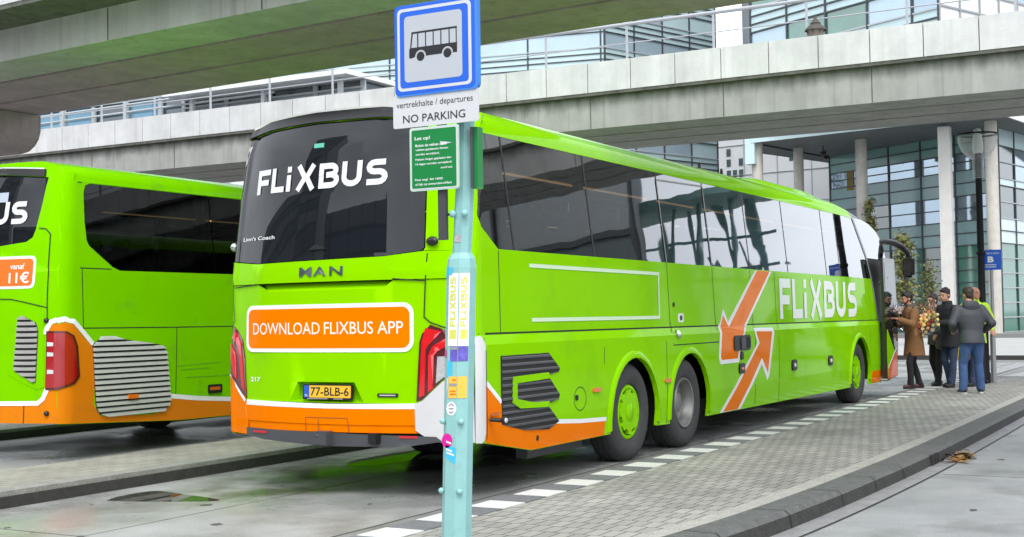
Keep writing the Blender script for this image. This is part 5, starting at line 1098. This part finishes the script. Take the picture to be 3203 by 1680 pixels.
side_building('dark tower far behind the camera', (-40, 37), (-39, 47), 34, 52, (-50, 42))
side_building('long dark block far behind the camera on the left', (-44, 47), (-40, 110), 21, 53, (-60, 70))
side_building('dark block of middle height far behind the camera', (-46, 16), (-44, 37), 17, 55, (-60, 25))
side_building('low dark block far behind the camera', (-48, -20), (-46, 16), 9, 54, (-62, -4))

# ---------------------------------------------------------------- trees
def tree(name, label, x, y, h, r, n, seed, z0=.1, base=.28, cols=None, leaf=.09, trunk=.07):
    rnd = random.Random(seed); p = thing(name, label, 'tree', (x, y, z0), 'young trees behind the queue')
    mb = MB(); pts = [(x, y, z0)]; k = 6
    for i in range(1, k+1): pts.append((x+rnd.uniform(-.06, .06)*i*.5, y+rnd.uniform(-.06, .06)*i*.5, z0+h*.95*i/k))
    mb.tube(pts, [trunk*(1-.8*i/k) for i in range(k+1)], 8)
    tips = []
    for i in range(34):
        t = rnd.uniform(base, .96); c = Vector((x, y, z0+h*t)); a = rnd.uniform(0, 6.28); rr = r*rnd.uniform(.35, 1.0)*(1.15-t*.75); e = c+Vector((cos(a)*rr, sin(a)*rr, rr*rnd.uniform(.1, .9)))
        mb.tube([c, (c+e)/2+Vector((0, 0, .06)), e], [.022*(1.1-t), .014, .004], 5); tips.append((c, e))
    mb.build('trunk', M('bark', (.18, .16, .13), .9, var=.4, vs=12), p)
    mb = MB(); cl = cols
    for i in range(n):
        c, e = rnd.choice(tips); t = rnd.uniform(.35, 1.1); q = c.lerp(e, t)+Vector((rnd.gauss(0, .13), rnd.gauss(0, .13), rnd.gauss(0, .16)))
        a, b = rnd.uniform(0, 6.28), rnd.uniform(-1, 1); u = Vector((cos(a), sin(a), b)).normalized()*leaf*rnd.uniform(.6, 1.3); v = u.cross(Vector((rnd.uniform(-1, 1), rnd.uniform(-1, 1), rnd.uniform(-1, 1)))).normalized()*leaf*.5
        mb.cur = rnd.choices(range(len(cl)), [4, 4, 2, 1][:len(cl)])[0]; mb.add([q-u, q+v, q+u, q-v], [(0, 1, 2, 3)])
    mb.build('crown', cl, p)
LC = [M('leaf_olive', (.13, .14, .035), .7), M('leaf_green', (.10, .13, .05), .7), M('leaf_yellow', (.28, .24, .06), .7), M('leaf_dull', (.07, .08, .035), .7)]
tree('tree', 'slim young tree with yellowing leaves just beyond the coach mirror', 45, 6.3, 4.55, .62, 2200, 3, cols=LC)
tree('tree', 'shorter thin sapling to the right of the yellowing tree', 46, 5.55, 3.3, .42, 800, 5, cols=LC, leaf=.08)
tree('tree', 'leafy climber shrub clinging to a concrete column above the coach roof', 82.7, 16.75, 9.6, .42, 900, 8, base=.60, cols=LC, leaf=.14)
# ---------------------------------------------------------------- people
SKIN = M('skin', (.50, .27, .18), .55, var=.06, vs=20); SKIN2 = M('skin_warm', (.46, .22, .14), .55, var=.06, vs=20); HAIR = M('hair_black', (.012, .010, .009), .6); HAIRB = M('hair_brown', (.035, .022, .015), .6)
def remeshed(name, mb, mat, parent, vox=.014, it=4, loc=None, fac=.5):
    me = bpy.data.meshes.new('tmp'); me.from_pydata(mb.v, [], mb.f)
    bm = bmesh.new(); bm.from_mesh(me); bmesh.ops.recalc_face_normals(bm, faces=bm.faces); bm.to_mesh(me); bm.free()
    ob = bpy.data.objects.new('tmp', me); COL.objects.link(ob)
    r = ob.modifiers.new('r', 'REMESH'); r.mode = 'VOXEL'; r.voxel_size = vox; r.use_smooth_shade = True
    s = ob.modifiers.new('s', 'SMOOTH'); s.factor = fac; s.iterations = it
    dg = bpy.context.evaluated_depsgraph_get(); dg.update()
    m2 = bpy.data.meshes.new_from_object(ob.evaluated_get(dg)); m2.name = name
    bpy.data.objects.remove(ob); bpy.data.meshes.remove(me)
    for q in m2.polygons: q.use_smooth = True; q.material_index = 0
    return link(name, m2, mat, parent, loc)
def limb(mb, pts, rs, n=12, ends=True):
    """tapered closed tube with rounded ends"""
    pts = [Vector(p) for p in pts]; mb.tube(pts, rs, n)
    for p, r in ((pts[0], rs[0]), (pts[-1], rs[-1])): mb.sphere(p, r*.98, n, 8)
    for p, r in zip(pts[1:-1], rs[1:-1]): mb.sphere(p, r*.99, n, 8)
def rings(mb, st, n=20):
    """st: (centre, half width along x, half depth along y)"""
    vs = []
    for c, a, b in st:
        for k in range(n):
            t = 2*pi*k/n; q = 1.12; ct, s_ = cos(t), sin(t); vs.append(Vector(c)+Vector((a*math.copysign(abs(ct)**(1/q), ct), b*math.copysign(abs(s_)**(1/q), s_), 0)))
    m = len(st); mb.add(vs, [(i*n+k, i*n+(k+1) % n, (i+1)*n+(k+1) % n, (i+1)*n+k) for i in range(m-1) for k in range(n)]+[tuple(range(n))[::-1], tuple((m-1)*n+k for k in range(n))], True)
def hand(mb, w, dirv, up, side, sc=1.0, curl=.7):
    """palm, four unequal bent fingers and a thumb; w: wrist, dirv: towards the fingers, up: back of the hand"""
    w = Vector(w); d = Vector(dirv).normalized(); u = Vector(up); u = (u-d*u.dot(d)).normalized(); s = d.cross(u)*side
    for i, k in enumerate((-1.5, -.5, .5, 1.5)):
        b = w+d*.05*sc+s*k*.019*sc; limb(mb, [w+s*k*.012*sc, b, w+d*.092*sc+s*k*.021*sc], [.019*sc, .017*sc, .011*sc], 8)
        L = (.062, .074, .078, .066)[i]*sc; q = w+d*.092*sc+s*k*.021*sc; q2 = q+(d*cos(curl*.6)-u*sin(curl*.6))*L*.5; q3 = q2+(d*cos(curl*1.5)-u*sin(curl*1.5))*L*.5
        limb(mb, [q, q2, q3], [.0105*sc, .0095*sc, .008*sc], 8)
    t0 = w+d*.025*sc+s*.032*sc; t1 = t0+(d*.7+s*.6-u*.3).normalized()*.038*sc; limb(mb, [t0, t1, t1+(d*.9+s*.1-u*.4).normalized()*.03*sc], [.015*sc, .012*sc, .009*sc], 8)
def person(label, x, y, face, H, pose, look, group='people waiting at the coach door'):
    """figure frame: x to its right, y forward, z up; 'face' is the heading in degrees from +x"""
    z0 = .12; p_ = Vector((x, y, z0)); k = H/1.75
    X = Matrix.Translation(p_) @ Matrix.Rotation(rad(face-90), 4, 'Z') @ Matrix.Scale(k, 4)
    def nb(): m = MB(); m.X = X; return m
    g = pose.get; lean = g('lean', 0.); hy = g('head_turn', 0.); nod = g('nod', 0.); wd = g('wide', 1.)
    S_ = lambda z: Vector((g('sway', 0)*max(0, z-.9), lean*max(0, z-.9)/.6, 0))
    hip, wst, chs, sho, nek = [Vector((0, 0, z))+S_(z) for z in (.92, 1.06, 1.27, 1.44, 1.50)]
    sL = sho+Vector((-.175*wd, 0, -.025)); sR = sho+Vector((.175*wd, 0, -.025))
    feet = g('feet', [(-.10, .0), (.10, .0)]); knees = g('knees', [(-.10, .04, .49), (.10, .04, .49)]); toes = g('toes', [8, -8])
    arms = g('arms'); hc = nek+Vector((0, .035+lean*.15, .145))+Vector((0, .06*nod, -.03*nod))
    RH = Matrix.Translation(hc) @ Matrix.Rotation(hy, 4, 'Z') @ Matrix.Rotation(-nod, 4, 'X')
    body = nb(); F = lambda v: RH @ Vector(v)
    # head: skull, jaw, nose, lips, brow, ears, eyes set in sockets
    hb = nb(); hb.X = X @ RH
    hb.sphere((0, -.012, .035), .088, 20, 14, (.86, 1.06, 1.0)); hb.sphere((0, .028, -.028), .066, 16, 12, (.92, 1.0, 1.18)); hb.sphere((0, .062, -.075), .030, 10, 8, (1.15, .9, .8))
    hb.tube([(0, .088, .022), (0, .112, -.012), (0, .100, -.024)], [.009, .016, .010], 8); hb.sphere((0, .090, -.048), .020, 10, 6, (1.25, .6, .55)); hb.sphere((0, .082, .038), .04, 10, 6, (1.2, .4, .25))
    for s in (-1, 1): hb.sphere((s*.080, -.012, .0), .028, 10, 8, (.35, .75, 1.15)); hb.sphere((s*.030, .078, .012), .017, 8, 6, (1, .7, .7))
    body.v += hb.v; off = len(body.v)-len(hb.v); body.f += [[i+off for i in f] for f in hb.f]; body.sm += hb.sm; body.m += hb.m
    limb(body, [nek+Vector((0, -.01, -.05)), hc+Vector((0, -.02, -.05))], [.062, .054])
    rings(body, [(hip+Vector((0, 0, -.06)), .15, .10), (hip, .155, .105), (wst, .135, .095), (chs, .155*wd, .105), (sho+Vector((0, 0, -.02)), .15*wd, .085), (nek, .07, .06)])
    for i, (f, kn) in enumerate(zip(feet, knees)):
        hx = -.085 if i == 0 else .085; a = Vector((f[0], f[1], .08)); kn = Vector(kn)
        limb(body, [hip+Vector((hx, 0, -.03)), kn, a], [.082, .055, .037])
    hands = []
    for sh, (el, wr, dr, up, sd, cu) in zip((sL, sR), arms):
        el, wr = Vector(el), Vector(wr); limb(body, [sh, el, wr], [.052, .040, .028]); hand(body, wr, dr, up, sd, 1.0, cu)
    o = remeshed('person', body, look['skin'], None, .0085, 2, loc=p_, fac=.4)
    tag(o, label, 'person', group)
    # clothing hangs over the body as its own layers
    tr = nb(); rings(tr, [(hip+Vector((0, 0, -.10)), .165, .118), (hip+Vector((0, 0, 0)), .172, .125), (wst, .155, .112)])
    for i, (f, kn) in enumerate(zip(feet, knees)):
        hx = -.088 if i == 0 else .088; a = Vector((f[0], f[1], .075)); kn = Vector(kn); fit = look.get('fit', 1.)
        limb(tr, [hip+Vector((hx, -.01, -.04)), (hip+Vector((hx, -.01, -.04)))*.45+kn*.55, kn, kn*.5+a*.5+Vector((0, -.012, 0)), a], [.098*fit, .085*fit, .068*fit, .066*fit, .062*fit])
        for q in range(3): tr.sphere(a+Vector((0, .01, .035*q)), .066*fit, 10, 6, (1, 1, .25))       # cloth bunching over the shoe
    remeshed('trousers', tr, look['trousers'], o, .012, 3)
    for i, f in enumerate(feet):
        sb = nb(); R_ = Matrix.Translation(Vector((f[0], f[1], 0))) @ Matrix.Rotation(rad(toes[i]), 4, 'Z'); sb.X = X @ R_
        sb.sphere((0, .04, .045), .05, 14, 8, (.92, 2.6, .85)); sb.sphere((0, -.02, .065), .05, 12, 8, (.9, 1.2, 1.1)); sh = remeshed('shoe', sb, look['shoes'], o, .009, 2)
        sb = nb(); sb.X = X @ R_
        pr = [(.045*cos(t), .04+.125*sin(t)) for t in [2*pi*j/20 for j in range(20)]]; sb.prism(pr, lambda a, b, w: Vector((a, b, .002+w)), .026); sb.build('sole', look.get('sole', BLACK), sh)
    ct = nb(); hem = look['hem']; fl = look.get('flare', 1.0); thick = look.get('thick', 1.0)
    st = []
    zs = [hem, hem+.02]+[hem+(1.06-hem)*t for t in (.3, .6, .85)]+[1.06, 1.2, 1.32, 1.41, 1.46, 1.505]
    wv = {1.06: (.172, .128), 1.2: (.188, .138), 1.32: (.196, .138), 1.41: (.185, .118), 1.46: (.135, .095), 1.505: (.085, .082)}
    for z in zs:
        if z in wv: a, b = wv[z]
        else: t = (1.06-z)/max(.01, 1.06-hem); a, b = .172+.030*fl*t, .128+.038*fl*t
        if z >= 1.2 and z < 1.47: a *= wd
        c = Vector((0, g('hem_shift', 0)*max(0, 1.0-z), z))+S_(z); st.append((c, a*thick, b*thick))
    rings(ct, st, 26)
    for sh, (el, wr, dr, up, sd, cu) in zip((sL, sR), arms):
        el, wr = Vector(el), Vector(wr); w2 = wr+(el-wr).normalized()*.015; m1 = (sh+el)/2+Vector((0, 0, -.008)); m2 = (el+w2)/2
        limb(ct, [sh+Vector((0, 0, -.012)), m1, el, m2, w2], [.082*thick, .073*thick, .066*thick, .058*thick, .050*thick])
        d = (w2-m2).normalized()
        for q in (.25, .5, .75): c = el.lerp(w2, q); ct.sphere(c, .060*thick, 10, 6, (1, 1, 1))
    rnd = random.Random(int(x*100))
    for _ in range(look.get('folds', 10)):      # soft creases
        z = rnd.uniform(hem+.1, 1.35); a = rnd.uniform(0, 6.28); c = Vector((.165*thick*cos(a), .118*thick*sin(a), z))+S_(z); e = c+Vector((-.06*sin(a), .05*cos(a), rnd.uniform(-.06, .06))); limb(ct, [c, e], [.022, .012], 8)
    coat = remeshed(look.get('coat_name', 'jacket'), ct, look['coat'], o, .013, 3, fac=.45)
    if look.get('hood'):
        hd = nb(); c = nek+Vector((0, -.075, -.02)); rings(hd, [(c+Vector((0, -.01, -.12)), .05, .03), (c+Vector((0, -.01, -.08)), .125, .062), (c+Vector((0, 0, -.02)), .150, .085), (c+Vector((0, .02, .04)), .135, .10), (c+Vector((0, .035, .075)), .105, .085)], 20)
        remeshed('hood', hd, look['hood'], coat, .012, 3)
    if look.get('collar'):
        cb = nb(); c = nek+Vector((0, -.005, 0)); rings(cb, [(c+Vector((0, -.01, -.04)), .105, .095), (c+Vector((0, 0, .0)), .092, .088), (c+Vector((0, .0, .055)), .080, .078)], 20); remeshed('collar', cb, look['collar'], coat, .011, 2)
    for nm, fnm, mat in look.get('extra', []):
        eb = nb(); fnm(eb, S_, hip, wst, chs, sho, nek); remeshed(nm, eb, mat, coat, .010, 2)
    if look.get('hair') is not None:
        h = nb(); h.X = X @ RH; kind = look.get('cut', 'short')
        h.sphere((0, -.024, .052), .094, 20, 14, (.90, 1.02, .98)); h.sphere((0, -.055, .0), .070, 14, 10, (1.05, .75, 1.0)); h.sphere((0, .045, .098), .048, 12, 8, (1.25, .8, .55))
        for s in (-1, 1): h.sphere((s*.066, -.02, .03), .03, 8, 6, (.6, 1.1, 1.2))
        rr = random.Random(int(y*77)+3)
        for _ in range(26):
            a, b = rr.uniform(0, 6.28), rr.uniform(.15, 1.4); v = Vector((cos(a)*sin(b)*.086, -.024+sin(a)*sin(b)*.098, .052+cos(b)*.092))
            if v.y < .075 or v.z > .09: h.sphere(v, rr.uniform(.012, .02), 6, 4)
        remeshed('hair', h, look['hair'], o, .008, 2)
        if look.get('beard'):
            h = nb(); h.X = X @ RH; h.sphere((0, .050, -.070), .042, 12, 8, (1.2, 1.0, .85))
            for s in (-1, 1): h.tube([(s*.068, .0, .0), (s*.062, .03, -.045), (s*.03, .07, -.075)], [.012, .016, .016], 8)
            remeshed('beard', h, look['hair'], o, .008, 2)
    hb = nb(); hb.X = X @ RH                       # eyes and brows
    for s in (-1, 1): hb.sphere((s*.030, .0855, .014), .0085, 8, 6); hb.tube([(s*.015, .094, .034), (s*.048, .083, .034)], .004, 5)
    hb.build('eyes', INK, o)
    return o, X
LEFT_IN = 1
def arm(el, wr, d, up=(0, 0, 1), sd=1, cu=.7): return (el, wr, d, up, sd, cu)
BROWN = M('camel_wool', (.215, .105, .042), .9, var=.12, vs=9, bump=.2, bs=80); NAVY = M('black_coat', (.009, .010, .014), .8, var=.3, vs=9, bump=.15, bs=60); SLATE = M('slate_jacket', (.042, .046, .056), .6, var=.22, vs=7, bump=.2, bs=40); SLATE2 = M('slate_hood_lining', (.16, .16, .185), .8, var=.1)
DENIM = M('blue_denim', (.040, .085, .21), .85, var=.35, vs=7, bump=.2, bs=90); DENIMD = M('dark_denim', (.022, .038, .082), .85, var=.3, vs=7); BLKT = M('black_trousers', (.011, .011, .012), .85, var=.2, vs=8); HIVIS = M('hi_vis_yellow', (.50, .80, .02), .6, var=.12, vs=9, bump=.15, bs=40); REFL = M('reflective_tape', (.5, .52, .55), .35, metal=.3)
GREYC = M('grey_coat', (.085, .083, .08), .85, var=.2, vs=8); SHB = M('black_shoe', (.012, .012, .013), .4); SHR = M('oxblood_shoe', (.06, .016, .014), .4)
def satchel(eb, S_, hip, wst, chs, sho, nek):
    eb.tube([sho+Vector((-.14, .02, .06)), chs+Vector((-.02, -.155, -.02)), wst+Vector((.15, -.12, .02)), hip+Vector((.20, -.02, .05))], .014, 6)
person('man in a camel coat and dark trousers leaning into the open coach door', 14.85, -.40, 128, 1.70,
       dict(lean=.07, arms=[arm((-.25, .14, 1.19), (-.20, .40, 1.28), (0, 1, .3)), arm((.25, .14, 1.17), (.17, .40, 1.25), (0, 1, .3), sd=-1)], feet=[(-.09, .13), (.11, -.14)], knees=[(-.10, .15, .49), (.10, -.02, .47)], nod=.1),
       dict(skin=SKIN2, trousers=BLKT, shoes=SHR, coat=BROWN, coat_name='coat', hem=.60, flare=1.3, hair=HAIR, beard=True, collar=M('scarf_tweed', (.10, .085, .07), .9, var=.5, vs=60), extra=[('bag_strap', satchel, BLACK)], fit=.92, thick=1.04))
person('person in dark clothes half hidden between the camel coat and the black coat', 15.75, -.62, 140, 1.66,
       dict(lean=.04, arms=[arm((-.25, .02, 1.18), (-.20, .16, 1.02), (0, .6, -.7)), arm((.25, .02, 1.18), (.20, .16, 1.02), (0, .6, -.7), sd=-1)], feet=[(-.10, .08), (.10, -.10)]),
       dict(skin=SKIN, trousers=BLKT, shoes=SHB, coat=GREYC, coat_name='coat', hem=.80, flare=.8, hair=HAIRB, fit=.95))
o_, XB = person('man in a long black coat and jeans holding a wrapped bouquet', 15.35, -.93, 146, 1.76,
       dict(lean=.05, arms=[arm((-.25, .12, 1.17), (-.10, .36, 1.16), (.3, 1, .1)), arm((.26, .10, 1.17), (.10, .36, 1.14), (-.3, 1, .1), sd=-1)], feet=[(-.09, .08), (.10, -.08)], nod=.12, head_turn=.15),
       dict(skin=SKIN, trousers=DENIMD, shoes=SHB, coat=NAVY, coat_name='coat', hem=.72, flare=.9, hair=HAIR, collar=NAVY, fit=.95))
person('person in dark jeans behind the slate jacket, carrying a yellow bag', 15.85, -1.22, 150, 1.64,
       dict(lean=.03, arms=[arm((-.25, .0, 1.16), (-.25, .08, .92), (0, .2, -1)), arm((.25, .0, 1.16), (.25, .08, .92), (0, .2, -1), sd=-1)], feet=[(-.13, .16), (.10, -.10)], knees=[(-.12, .10, .48), (.10, .0, .48)]),
       dict(skin=SKIN, trousers=DENIMD, shoes=SHB, coat=NAVY, hem=.80, flare=.6, hair=HAIR, fit=.95))
person('man in a padded slate grey jacket and blue jeans, seen from behind', 13.6, -1.60, 32, 1.74,
       dict(lean=.06, wide=1.12, arms=[arm((-.33, -.02, 1.17), (-.24, .17, 1.06), (.4, 1, -.2)), arm((.34, -.04, 1.17), (.27, .16, 1.04), (-.4, 1, -.2), sd=-1)], feet=[(-.17, -.02), (.15, .04)], knees=[(-.14, .05, .49), (.13, .06, .49)], toes=[14, -24], head_turn=.25, nod=.15),
       dict(skin=SKIN, trousers=DENIM, shoes=SHB, sole=SIGNW, coat=SLATE, hem=.84, flare=.9, hair=HAIRB, hood=SLATE, collar=SLATE2, fit=1.12, thick=1.12, folds=22))
def tape(eb, S_, hip, wst, chs, sho, nek):
    rings(eb, [(wst+Vector((0, 0, -.03)), .186, .142), (wst+Vector((0, 0, .03)), .188, .144)], 24)
person('bald man in a fluorescent yellow jacket beside the lamp post', 16.75, -1.12, 215, 1.80,
       dict(lean=.03, wide=1.08, arms=[arm((-.30, .04, 1.17), (-.24, .18, .98), (0, .8, -.5)), arm((.30, .04, 1.17), (.24, .18, .98), (0, .8, -.5), sd=-1)], feet=[(-.11, .02), (.11, -.03)], head_turn=.3),
       dict(skin=M('skin_ruddy', (.52, .25, .17), .5, var=.06), trousers=BLKT, shoes=SHB, coat=HIVIS, hem=.74, flare=.7, collar=HIVIS, thick=1.1, extra=[('reflective_band', tape, REFL)]))

# things they carry
WRAP = glass_mat('cellophane', (.97, .97, .97), 1.6, .9, 14, .86, 2)
def bouquet(label, base, tip, R, n, seed, cols):
    base, tip = Vector(base), Vector(tip); d = (tip-base).normalized(); L = (tip-base).length; a = d.cross(Vector((0, 0, 1))).normalized(); b = a.cross(d); rnd = random.Random(seed)
    p = thing('bouquet', label, 'bouquet', base, 'bouquets in clear wrapping')
    mb = MB()
    for k in range(n): mb.tube([base+a*rnd.uniform(-.02, .02)+b*rnd.uniform(-.02, .02), base+d*L*.75+a*rnd.uniform(-R, R)*.6+b*rnd.uniform(-R, R)*.6], .004, 5)
    mb.build('stems', M('stem_green', (.06, .13, .03), .6), p)
    for k in range(n):
        q = k*2.39996; r = R*sqrt((k+.5)/n); c = tip+a*r*cos(q)+b*r*sin(q)-d*(r*r/R*.7); mb = MB(); s = rnd.uniform(.028, .038)
        mb.sphere(c, s*.75, 10, 7)
        for j in range(6): t = j*pi/3+rnd.random(); mb.sphere(c+(a*cos(t)+b*sin(t))*s*.62-d*s*.25, s*.62, 8, 6, (1, 1, .9))
        mb.build('flower', rnd.choice(cols), p)
    mb = MB(); m = 26; vs = []
    for t, rr in ((0, .035), (.3, R*.55), (.65, R*.95), (1.0, R*1.22), (1.18, R*1.5)):
        for k in range(m): q = 2*pi*k/m; w = 1+(.10*sin(5*q+seed)+.06*sin(9*q))*t; c = base+d*L*t*(1+.10*sin(3*q)*t)+(a*cos(q)+b*sin(q))*rr*w; vs.append(c)
    mb.add(vs, [(i*m+k, i*m+(k+1) % m, (i+1)*m+(k+1) % m, (i+1)*m+k) for i in range(4) for k in range(m)], True); mb.build('wrapping', WRAP, p)
FL = [M('rose_cream', (.72, .62, .36), .6), M('rose_yellow', (.74, .58, .16), .6), M('rose_red', (.42, .06, .04), .6), M('rose_peach', (.70, .30, .14), .6)]
bouquet('large bouquet of red and cream roses in clear wrapping carried by the man in black', (15.06, -.80, 1.12), (14.68, -.58, 1.36), .245, 40, 4, FL)
bouquet('small wrapped bunch of pale flowers held up at the coach door', (14.62, -.18, 1.30), (14.50, -.20, 1.56), .085, 9, 6, [M('petal_grey', (.40, .37, .33), .7), M('petal_pink', (.50, .34, .30), .7)])
mb = MB(); rings(mb, [((15.78, -1.03, .60), .05, .16), ((15.78, -1.03, .66), .07, .19), ((15.78, -1.03, .85), .06, .17), ((15.79, -1.02, .93), .02, .11)], 18)
for s in (-.06, .06): mb.tube([(15.79, -1.02+s, .92), (15.82, -1.0+s*.5, 1.02)], .007, 6)
tag(remeshed('shopping_bag', mb, M('bag_yellow', (.72, .50, .02), .55, var=.35, vs=14), None, .012, 2), 'yellow patterned bag hanging between the jeans of two passengers', 'bag')
mb = MB(); rings(mb, [((15.62, -.78, .80), .06, .14), ((15.62, -.78, .86), .08, .17), ((15.63, -.78, 1.08), .07, .15), ((15.63, -.78, 1.12), .04, .10)], 16); mb.tube([(15.63, -.86, 1.10), (15.68, -.80, 1.3), (15.64, -.7, 1.1)], .01, 6)
tag(remeshed('shoulder_bag', mb, M('bag_grey', (.13, .12, .11), .8, var=.2), None, .012, 2), 'grey cloth bag slung beside the black coat', 'bag')
